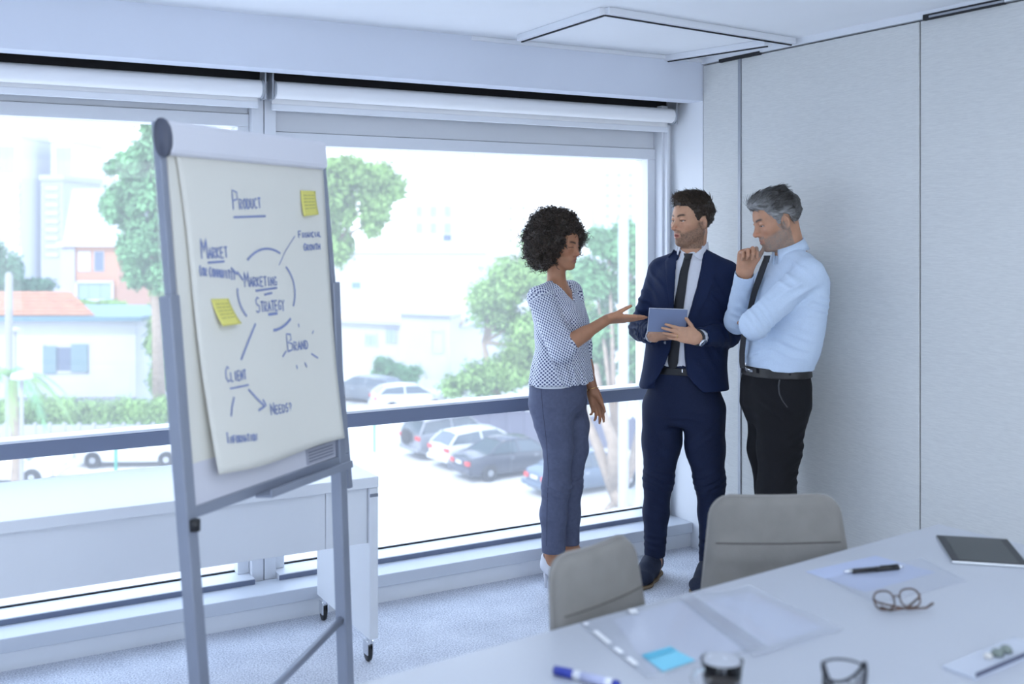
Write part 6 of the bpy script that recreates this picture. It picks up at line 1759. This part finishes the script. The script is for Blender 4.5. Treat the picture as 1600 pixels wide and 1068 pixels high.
P_BLACK = mat('paint_black', (.035, .04, .06), .2, spec=.7); P_WHITE = mat('paint_white', (.56, .57, .58), .25); P_SILVER = mat('paint_silver', (.26, .27, .30), .3, metal=.4); P_GREY = mat('paint_grey', (.16, .18, .21), .25, metal=.3)
HD = math.atan2(math.cos(R(52)), math.sin(R(52))) # heading of the parked row: away and to the right
def car_at(label, px, py, hd, paint, **k):
    p = gp(px, py); return car(label, (p.x, p.y, GZ), hd, paint, **k)
hd = -YAW + R(33)
car_at('black saloon car with red tail lights parked nearest in the row', 800, 738, hd, P_BLACK, L=4.8, W=1.82, H=1.47)
car_at('white hatchback car parked between the silver and black cars', 754, 722, hd + R(2), P_WHITE, L=4.3, W=1.76, H=1.5, kind='hatch')
car_at('silver off-road car with spare wheel parked at the end of the row', 706, 707, hd + R(2), P_SILVER, L=4.2, W=1.8, H=1.68, kind='suv')
car_at('dark blue-grey car parked under the forked tree behind the woman', 914, 763, hd, mat('paint_blue', (.10, .14, .20), .25, metal=.3), L=4.5, W=1.78, H=1.47)
car_at('dark estate car parked on the far side by the small shrubs', 570, 626, -YAW + R(150), P_GREY, L=4.6, kind='hatch')
car_at('small white car parked far off above the window rail', 640, 641, -YAW + R(20), P_WHITE, L=4.0, kind='hatch')
car_at('white car at the left edge of the picture below the rail', 5, 752, -YAW + R(2), P_WHITE, L=4.5)
car_at('white car with grey wheels behind the green post, left of the flip chart', 212, 724, -YAW + R(3), P_WHITE, L=4.6)

# ---- posts
def post(label, px, pyb, pyt, w, m, name='post', cat='post'):
    b = gp(px, pyb); d = (CAM_Z - GZ) * F_PX / (pyb - HOR); top = at(px, pyt, d)
    o = thing(name, label, cat, (b.x, b.y, GZ)); hgt = top.z - GZ
    MB().lathe([(w, 0), (w, hgt * .98), (w * .6, hgt)], 12).build('shaft', m, o, auto=40)
    MB().lathe([(w * 1.8, 0), (w * 1.8, .12), (w * 1.1, .16)], 12).build('footing', mat('concrete_grey', (.5, .5, .5), .9), o, auto=40)
    return o
M_GREEN = mat('post_green', (.03, .28, .20), .5)
post('thin green post in the yard right of the flip chart', 585, 712, 640, .045, M_GREEN)
post('thin green post in the yard left of the flip chart', 181, 742, 690, .06, M_GREEN)
post('pale pole standing in for a window reflection, before the trees by the man in the suit', 974, 806, 335, .17, mat('pole_pale', (.38, .40, .42), .8), 'reflection_pole', 'pole')  # solid pole built for a pale strip reflected in the glass
post('grey utility pole at the left edge beside the tiled roof', 14, 700, 425, .16, mat('pole_grey', (.28, .275, .28), .8), 'utility_pole', 'pole')
# street lamps
def street_lamp(label, px, pyt, d, hgt):
    t = at(px, pyt, d); o = thing('street_lamp', label, 'lamp', (t.x, t.y, GZ), 0, 'white globe street lamps')
    z = t.z - GZ
    MB().lathe([(.07, 0), (.05, z)], 10).build('lamp_post', mat('pole_grey', (.28, .275, .28), .8), o, smooth=True)
    MB().lathe([(0, z - .05), (hgt, z + .02), (hgt * .9, z + hgt * .5), (0, z + hgt * .8)], 16).build('globe', mat('globe_white', (.5, .5, .51), .4), o, smooth=True)
street_lamp('larger white globe street lamp in front of the palm', 34, 592, 30, .30)
street_lamp('smaller white globe street lamp before the white house', 24, 517, 48, .22)

# ---- wall behind the cars: dark fence panels
def fence(label, a, b, h, m, n, name='panel_fence'):
    a, b = Vector((a.x, a.y, GZ)), Vector((b.x, b.y, GZ)); dv = b - a; o = thing(name, label, 'fence', a, math.atan2(dv.y, dv.x)); L = dv.length
    for i in range(n):
        MB().span((L * i / n + .03, -.05, .0), (L * (i + 1) / n - .03, .05, h), .01).build('panel', m, o)
    for i in range(n + 1): MB().span((L * i / n - .06, -.09, 0), (L * i / n + .06, .09, h + .1), .01).build('post', m, o)
    return o
fence('slate grey panel fence behind the parked cars', at(684, 360, 50.5), at(1080, 360, 46), 1.35, mat('fence_slate', (.12, .125, .18), .8), 14)

# ---- trees and hedges
tree('broadleaf_tree', 'tall green tree beyond the street, left of the flip chart', (*gp(246, 670).xy, GZ), 20,
     [puff(228, 225, 51.8, 45, 38), puff(205, 270, 51.8, 36, 40), puff(250, 290, 51.8, 40, 44), puff(195, 330, 51.8, 30, 38), puff(240, 360, 51.8, 42, 40), puff(232, 415, 51.8, 36, 34), puff(262, 430, 51.8, 26, 40), puff(205, 395, 51.8, 24, 30)], 42000, .14, M_LEAF[0],
     [at(250, 670, 51.8), at(246, 520, 51.8), at(240, 420, 51.8)], .35, 2)
tree('broadleaf_tree', 'pale sunlit tree beyond the street, right of the flip chart sheet', (*gp(540, 640).xy, GZ), 20,
     [puff(545, 270, 57.5, 50, 30), puff(595, 290, 57.5, 36, 36), puff(525, 320, 57.5, 30, 40), puff(590, 340, 57.5, 32, 34), puff(530, 380, 57.5, 24, 32), puff(480, 300, 57.5, 45, 60)], 26000, .14, M_LEAF[1],
     [at(510, 640, 57.5), at(508, 520, 57.5), at(515, 400, 57.5)], .3, 3)
tree('leaning_tree', 'bushy tree with a leaning trunk behind the woman', (*gp(775, 640).xy, GZ), 12,
     [puff(800, 440, 57, 50, 44), puff(850, 420, 57, 50, 50), puff(770, 480, 57, 40, 36), puff(830, 510, 57, 55, 50), puff(880, 480, 57, 50, 60), puff(860, 560, 57, 50, 44), puff(800, 570, 57, 46, 40), puff(750, 590, 57, 34, 28), puff(715, 600, 57, 28, 20), puff(905, 560, 57, 40, 50)], 46000, .13, M_LEAF[1],
     [at(784, 640, 57.5), at(768, 590, 57.4), at(755, 535, 57.2)], .28, 4)
tree('broadleaf_tree', 'leafy tree with pale forked trunks between the woman and the man in the suit', (*gp(965, 788).xy, GZ), 14,
     [puff(950, 370, 39.5, 38, 34), puff(990, 390, 39.5, 36, 44), puff(930, 440, 39.5, 32, 40), puff(985, 470, 39.5, 40, 44), puff(945, 520, 39.5, 40, 44), puff(1000, 560, 39.5, 36, 46), puff(930, 580, 39.5, 30, 30), puff(1035, 460, 39.5, 36, 60)], 46000, .095, M_LEAF[0],
     [at(968, 789, 37.5), at(962, 770, 37.5), at(955, 740, 37.6), at(962, 690, 38)], .30, 5)
ft = [o for o in COL.objects if o.name.startswith('broadleaf_tree')][-1]
for path, r0 in (([(962, 775, 37.5), (935, 700, 37.5), (915, 650, 38), (905, 600, 38)], .22), ([(966, 770, 37.5), (990, 720, 37), (1000, 670, 37.5), (1010, 600, 38)], .22), ([(960, 760, 37.5), (958, 690, 37), (940, 640, 38), (930, 570, 39)], .25), ([(966, 784, 37.5), (985, 793, 37.2), (998, 797, 36.9)], .16), ([(962, 784, 37.5), (950, 794, 37.1), (945, 799, 36.8)], .15)):
    pts = [at(*q_) - Vector(ft.location) for q_ in path]
    MB().tube(pts, [r0 * (1 - .5 * i / (len(pts) - 1)) for i in range(len(pts))], 8).build('limb', M_BARK, ft, smooth=True)
tree('shrub', 'round green shrub by the far parked cars', (*gp(612, 606).xy, GZ), 4, [puff(598, 580, 66, 24, 18), puff(630, 585, 66, 22, 16)], 8000, .12, M_LEAF[0], seed=6, cat='shrub')
tree('shrub', 'dark tree top at the left edge above the tiled roof', (*gp(5, 600).xy, GZ), 4, [puff(8, 420, 66, 26, 40), puff(50, 450, 68, 34, 16)], 8000, .14, M_LEAF[2], seed=7, cat='shrub')
tree('shrub', 'green garden bushes behind the white house eaves', (*gp(240, 600).xy, GZ), 5, [puff(252, 520, 54.9, 24, 34), puff(252, 580, 54.9, 24, 34), puff(262, 470, 54.9, 22, 34)], 14000, .12, M_LEAF[1], seed=8, cat='shrub')
def hedge(label, x0, x1, pyt, pyb, d, n, seed):
    a = at(x0, pyt, d); b = at(x1, pyt, d); zt_ = a.z; zb = at(x0, pyb, d).z; rng = np.random.default_rng(seed)
    o = thing('hedge', label, 'hedge', ((a.x + b.x) / 2, (a.y + b.y) / 2, GZ)); o0 = np.array(o.location)
    k = int((b - a).length / .55); cs, rs = [], []
    for i in range(k):
        for z in np.arange(zb, zt_, .6):
            p_ = a.lerp(b, i / (k - 1)); cs.append(np.array((p_.x, p_.y, z + rng.uniform(0, .3))) - o0); rs.append((.55, .55, .5))
    V, Q = leaves(cs, rs, n, .085, rng); f = link('foliage', np_mesh('foliage', V, Q), M_LEAF[1], o); f['kind'] = 'stuff'
    f.data.polygons.foreach_set('use_smooth', np.zeros(len(Q), bool))
    dv = b - a; MB().box((0, 0, (zt_ - GZ) / 2 - .2), (dv.length, .4, zt_ - GZ - .5), (0, 0, math.atan2(dv.y, dv.x))).build('hedge_core', mat('hedge_core', (.07, .16, .05), .9), o)
tree('shrub', 'pale bushes on the slope above the white house roof', (*gp(170, 580).xy, GZ), 5, [puff(170, 482, 72, 34, 12), puff(130, 478, 72, 20, 10)], 6000, .13, M_LEAF[1], seed=9, cat='shrub')
hedge('clipped green hedge along the garden of the white house', -20, 275, 628, 685, 49, 36000, 5)
# palm by the left edge
pb = at(20, 690, 33); palm = thing('palm_tree', 'small palm tree at the left edge in front of the hedge', 'palm', (pb.x, pb.y, GZ)); pz = at(20, 590, 33).z - GZ
MB().tube([(0, 0, 0), (.1, 0, pz * .5), (0, 0, pz)], [.17, .14, .12], 9).build('trunk', M_BARK, palm, smooth=True)
for k in range(16):
    a = k * 2.4; tilt = .35 + .45 * ((k * 7) % 5) / 4; L = 1.5 + .4 * ((k * 3) % 4) / 3
    dirv = Vector((math.cos(a), math.sin(a), 0)); mb = MB(); pts = []
    for j in range(9):
        t = j / 8; pts.append(Vector((0, 0, pz)) + dirv * L * t + Vector((0, 0, L * (tilt * t * 1.4 - 1.25 * t * t))))
    sd = Vector((-dirv.y, dirv.x, 0))
    for j in range(8):
        p_, q_ = pts[j], pts[j + 1]; w = .30 * math.sin(math.pi * min(1, (j + 1.2) / 9.5))
        for s in (-1, 1):
            for e in (0, .33, .66):
                r_ = p_.lerp(q_, e); mb.bm.faces.new([mb.bm.verts.new(v) for v in (r_, r_ + (q_ - p_) * .28, r_ + (q_ - p_) * .9 + sd * s * w - Vector((0, 0, w * .5)))])
    mb.build('frond', M_LEAF[1 if k % 2 else 0], palm)

# ---- houses
def slab_house(label, x0, x1, pyt, pyb, d0, d1, m, name='house', cat='house'):
    """block whose front face runs from pixel column x0 (depth d0) to x1 (depth d1); returns root and a mapper"""
    a = at(x0, HOR, d0); b = at(x1, HOR, d1); zt_ = at(x0, pyt, d0).z
    o = thing(name, label, cat, (a.x, a.y, GZ), math.atan2(b.y - a.y, b.x - a.x)); L = math.hypot(b.x - a.x, b.y - a.y)
    return o, L, zt_ - GZ
def on_face(o, px, py):
    """local (x, z) on the front face (local y = 0) of a house seen at a pixel"""
    Mi = (Matrix.Translation(o.location) @ Matrix.Rotation(o.rotation_euler.z, 4, 'Z')).inverted(); e0 = Mi @ Vector((0, 0, CAM_Z)); e1 = Mi @ at(px, py, 10); dv = e1 - e0
    t = -e0.y / dv.y; p_ = e0 + dv * t; return p_.x, p_.z
def opening(o, x0, y0, x1, y1, m_frame, m_pane, name='window', bars=1, prot=.06):
    xa, zb = on_face(o, x0, y1); xb, zt_ = on_face(o, x1, y0); fw_ = max(.04, (xb - xa) * .06)
    f = MB().span((xa, -prot, zb), (xb, -prot + .03, zb + fw_)).span((xa, -prot, zt_ - fw_), (xb, -prot + .03, zt_)).span((xa, -prot, zb), (xa + fw_, -prot + .03, zt_)).span((xb - fw_, -prot, zb), (xb, -prot + .03, zt_)).build(name, m_frame, o)
    for k in range(bars):
        MB().span((xa + fw_ + (xb - xa - 2 * fw_) * k / bars + .01, -prot * .7, zb + fw_), (xa + fw_ + (xb - xa - 2 * fw_) * (k + 1) / bars - .01, -prot * .3, zt_ - fw_)).build('pane', m_pane, f)
    return f
M_PANE = mat('far_pane', (.11, .14, .20), .2); M_PANEB = mat('far_pane_blue', (.30, .36, .50), .25); M_SHUT = mat('shutter_green', (.15, .23, .25), .6); M_TILE = mat('roof_tile', (.38, .165, .085), .85, noise=.25, scale=3)
def tiled_slope(o, x0, x1, z0, x2, x3, z1, y0, y1, n, m=None):
    """roof slope of tile rows: lower edge x0..x1 at (y0, z0), upper edge x2..x3 at (y1, z1)"""
    for k in range(n):
        t0, t1 = k / n, (k + 1.1) / n; P_ = lambda x_, y_, z_: Vector((x_, y_, z_)); L = lambda a, b, t: a + (b - a) * t
        v = [P_(L(x0, x2, t0), L(y0, y1, t0), L(z0, z1, t0) + .05), P_(L(x1, x3, t0), L(y0, y1, t0), L(z0, z1, t0) + .05), P_(L(x1, x3, t1), L(y0, y1, t1), L(z0, z1, t1)), P_(L(x0, x2, t1), L(y0, y1, t1), L(z0, z1, t1))]
        mb = MB(); mb.quad(*v); s = mb.build('tile_row', m or M_TILE, o); solidify(s, .06, 0)
# white house, left
o, L, hh = slab_house('white house with green shuttered window and tiled roof, left', -60, 212, 500, 640, 56, 56, M_WALLW)
zt_ = on_face(o, 100, 500)[1]; MB().span((0, 0, 0), (L, 8, zt_)).build('wall', M_WALLW, o)
MB().span((-.3, -.6, zt_), (L + .5, 8.5, zt_ + .22)).build('eaves', mat('eaves_teal', (.10, .19, .24), .6), o)
xl, _ = on_face(o, 115, 500)
tiled_slope(o, -1, xl + 1.2, zt_ + .25, -1, xl - 1.6, zt_ + 1.25, -.3, 3.5, 7)
opening(o, 68, 538, 138, 583, mat('frame_white', (.42, .42, .44), .6), M_PANE, bars=3)
xa, zb = on_face(o, 68, 583); xb, zt2 = on_face(o, 89, 540); MB().span((xa, -.10, zb), (xb, -.06, zt2), .01).build('shutter', M_SHUT, o)
xa, zb = on_face(o, 112, 581); xb, zt2 = on_face(o, 138, 537); MB().span((xa, -.10, zb), (xb, -.06, zt2), .01).build('shutter', M_SHUT, o)
xa, z0 = on_face(o, 25, 620); xb, z1 = on_face(o, 215, 590)
for k in range(10): MB().span((xa + (xb - xa) * k / 10, -3.0, z0 - .1), (xa + (xb - xa) * (k + .93) / 10, -.02, z0 + .0)).build('porch_roof_sheet', mat('porch_grey', (.17, .17, .22), .8), o, rot=None)
# orange house behind
o, L, hh = slab_house('narrow orange house with white framed window, behind the white house', 97, 185, 375, 520, 85, 85, None)
zt_ = on_face(o, 140, 385)[1]; MB().span((0, 0, 0), (L, 8, zt_)).build('wall', mat('wall_orange', (.44, .24, .16), .85), o)
x1_, _ = on_face(o, 118, 400); MB().span((-.05, -.15, 0), (x1_, -.02, zt_ - .1)).build('side_wall', mat('wall_pale', (.36, .36, .38), .85), o)
MB().span((-.3, -.4, zt_), (L + .3, 8.2, zt_ + .35)).build('parapet', M_WALLW, o)
opening(o, 147, 392, 163, 424, mat('frame_white', (.42, .42, .44), .6), M_PANE, bars=1)
opening(o, 122, 392, 142, 424, mat('frame_white', (.42, .42, .44), .6), M_WALLW, 'shuttered_window', bars=2); opening(o, 120, 438, 180, 470, M_WALLW, mat('awning_blue', (.22, .30, .46), .6), 'balcony', bars=3, prot=.4)
o, L, hh = slab_house('plain white gabled building above the orange house', 98, 200, 300, 500, 120, 120, None)
z_ = on_face(o, 150, 380)[1]; zp = on_face(o, 150, 295)[1]
mb = MB(); mb.prism([(0, 0), (L, 0), (L, z_ + 3.0), (L * .85, zp), (L * .15, zp), (0, z_)], 10, Matrix.Rotation(R(90), 4, 'X') @ Matrix.Translation((0, 0, -10))); mb.build('wall', M_WALLW, o)
opening(o, 141, 377, 155, 381, M_WALLW, M_PANE)
# towers far left
M_TOW = mat('tower_white', (.50, .515, .54), .85); M_TOWG = mat('tower_grey', (.33, .34, .42), .85)
def tower(label, x0, x1, pyt, d, m, wins, m_pane=M_PANEB, depth=14):
    o, L, hh = slab_house(label, x0, x1, pyt, 500, d, d, m, 'tower', 'building')
    MB().span((0, 0, 0), (L, depth, hh)).build('wall', m, o); MB().span((-.2, -.2, hh), (L + .2, depth + .2, hh + .8)).build('roof_edge', m, o)
    for w_ in wins: opening(o, *w_[:4], m, m_pane, bars=w_[4] if len(w_) > 4 else 1, prot=.15)
    return o
tower('pale office tower with blue glass corner at the far left', -40, 33, 214, 190, M_TOW, [(-30, 225, 27, 275, 4)] + [(-30, 283 + k * 13, 32, 293 + k * 13, 5) for k in range(8)])
tower('white tower with two tall dark window strips', 34, 82, 212, 214, M_TOW, [(50, 226, 61, 277, 1)])
tower('white tower with a wide blue window, third from the left', 80, 116, 222, 195, M_TOW, [(86, 229, 114, 275, 2)])
tower('grey apartment tower with round balconies', 64, 98, 282, 150, M_TOWG, [(70, 290 + k * 13, 92, 297 + k * 13, 2) for k in range(9)], M_WALLW)
tower('cream apartment block behind the grey tower', 95, 145, 255, 240, mat('tower_cream', (.54, .52, .49), .85), [(116 + 0 * k, 262 + k * 12, 124, 267 + k * 12, 1) for k in range(4)])
tower('pale high-rise behind the woman, sunlit and washed out', 760, 850, 262, 220, mat('tower_cream', (.54, .52, .49), .85), [(795 + 20 * (k % 2), 322 + (k // 2) * 17, 801 + 20 * (k % 2), 328 + (k // 2) * 17, 1) for k in range(8)])
tower('pale high-rise at the right edge of the window', 930, 1060, 240, 230, M_TOW, [(945 + 18 * (k % 4), 270 + (k // 4) * 16, 953 + 18 * (k % 4), 277 + (k // 4) * 16, 1) for k in range(20)])
tower('pale block beside the sunlit tree with faint windows', 640, 740, 240, 240, M_TOW, [(650 + 22 * (k % 3), 322 + (k // 3) * 26, 660 + 22 * (k % 3), 338 + (k // 3) * 26, 1) for k in range(6)])
# low house with yellow roof, centre
o, L, hh = slab_house('low white house with pale yellow tiled roof beyond the yard', 528, 720, 505, 640, 74, 70, None)
zt_ = on_face(o, 600, 505)[1]; MB().span((0, 0, 0), (L, 9, zt_)).build('wall', M_WALLW, o)
MB().span((-.3, -.4, zt_), (L + .3, 9.4, zt_ + .15)).build('eaves', M_WALLW, o)
tiled_slope(o, -.4, L + .4, zt_ + .17, L * .25, L * .8, zt_ + 1.7, -.4, 4.5, 8, mat('roof_yellow', (.56, .42, .24), .85, noise=.1, scale=2))
xa, z0 = on_face(o, 645, 640); xb, z1 = on_face(o, 722, 490)
MB().span((xa, -1.6, 0), (xb, -.02, z1)).build('front_wing', M_WALLW, o); MB().span((xa - .3, -1.9, z1), (xb + .3, 0, z1 + .15)).build('wing_eaves', M_WALLW, o)
opening(o, 603, 513, 620, 536, mat('frame_white', (.42, .42, .44), .6), M_PANEB, bars=2); opening(o, 570, 522, 590, 540, M_WALLW, M_PANEB, bars=2)
opening(o, 657, 575, 685, 612, M_WALLW, mat('door_teal', (.45, .70, .74), .6), 'garage_door', bars=4, prot=1.75)
opening(o, 694, 512, 712, 545, M_WALLW, M_PANEB, bars=2, prot=1.75)
o, L, hh = slab_house('tall white facade with small green shutters beyond the yellow roof', 480, 760, 380, 560, 110, 110, None)
zt_ = on_face(o, 600, 395)[1]; MB().span((0, 0, 0), (L, 10, zt_)).build('wall', M_WALLW, o); MB().span((-.2, -.2, zt_), (L + .2, 10, zt_ + .3)).build('parapet', M_WALLW, o)
opening(o, 549, 440, 564, 451, M_WALLW, M_SHUT, 'window', bars=2); opening(o, 692, 366, 706, 377, M_WALLW, M_PANE)
# low garden wall behind the two white cars at the left
fence('low pale garden wall with rails behind the white cars, left', at(-60, 360, 46.6), at(262, 360, 46.6), 1.15, mat('wall_pale', (.36, .36, .38), .85), 14, 'garden_wall')
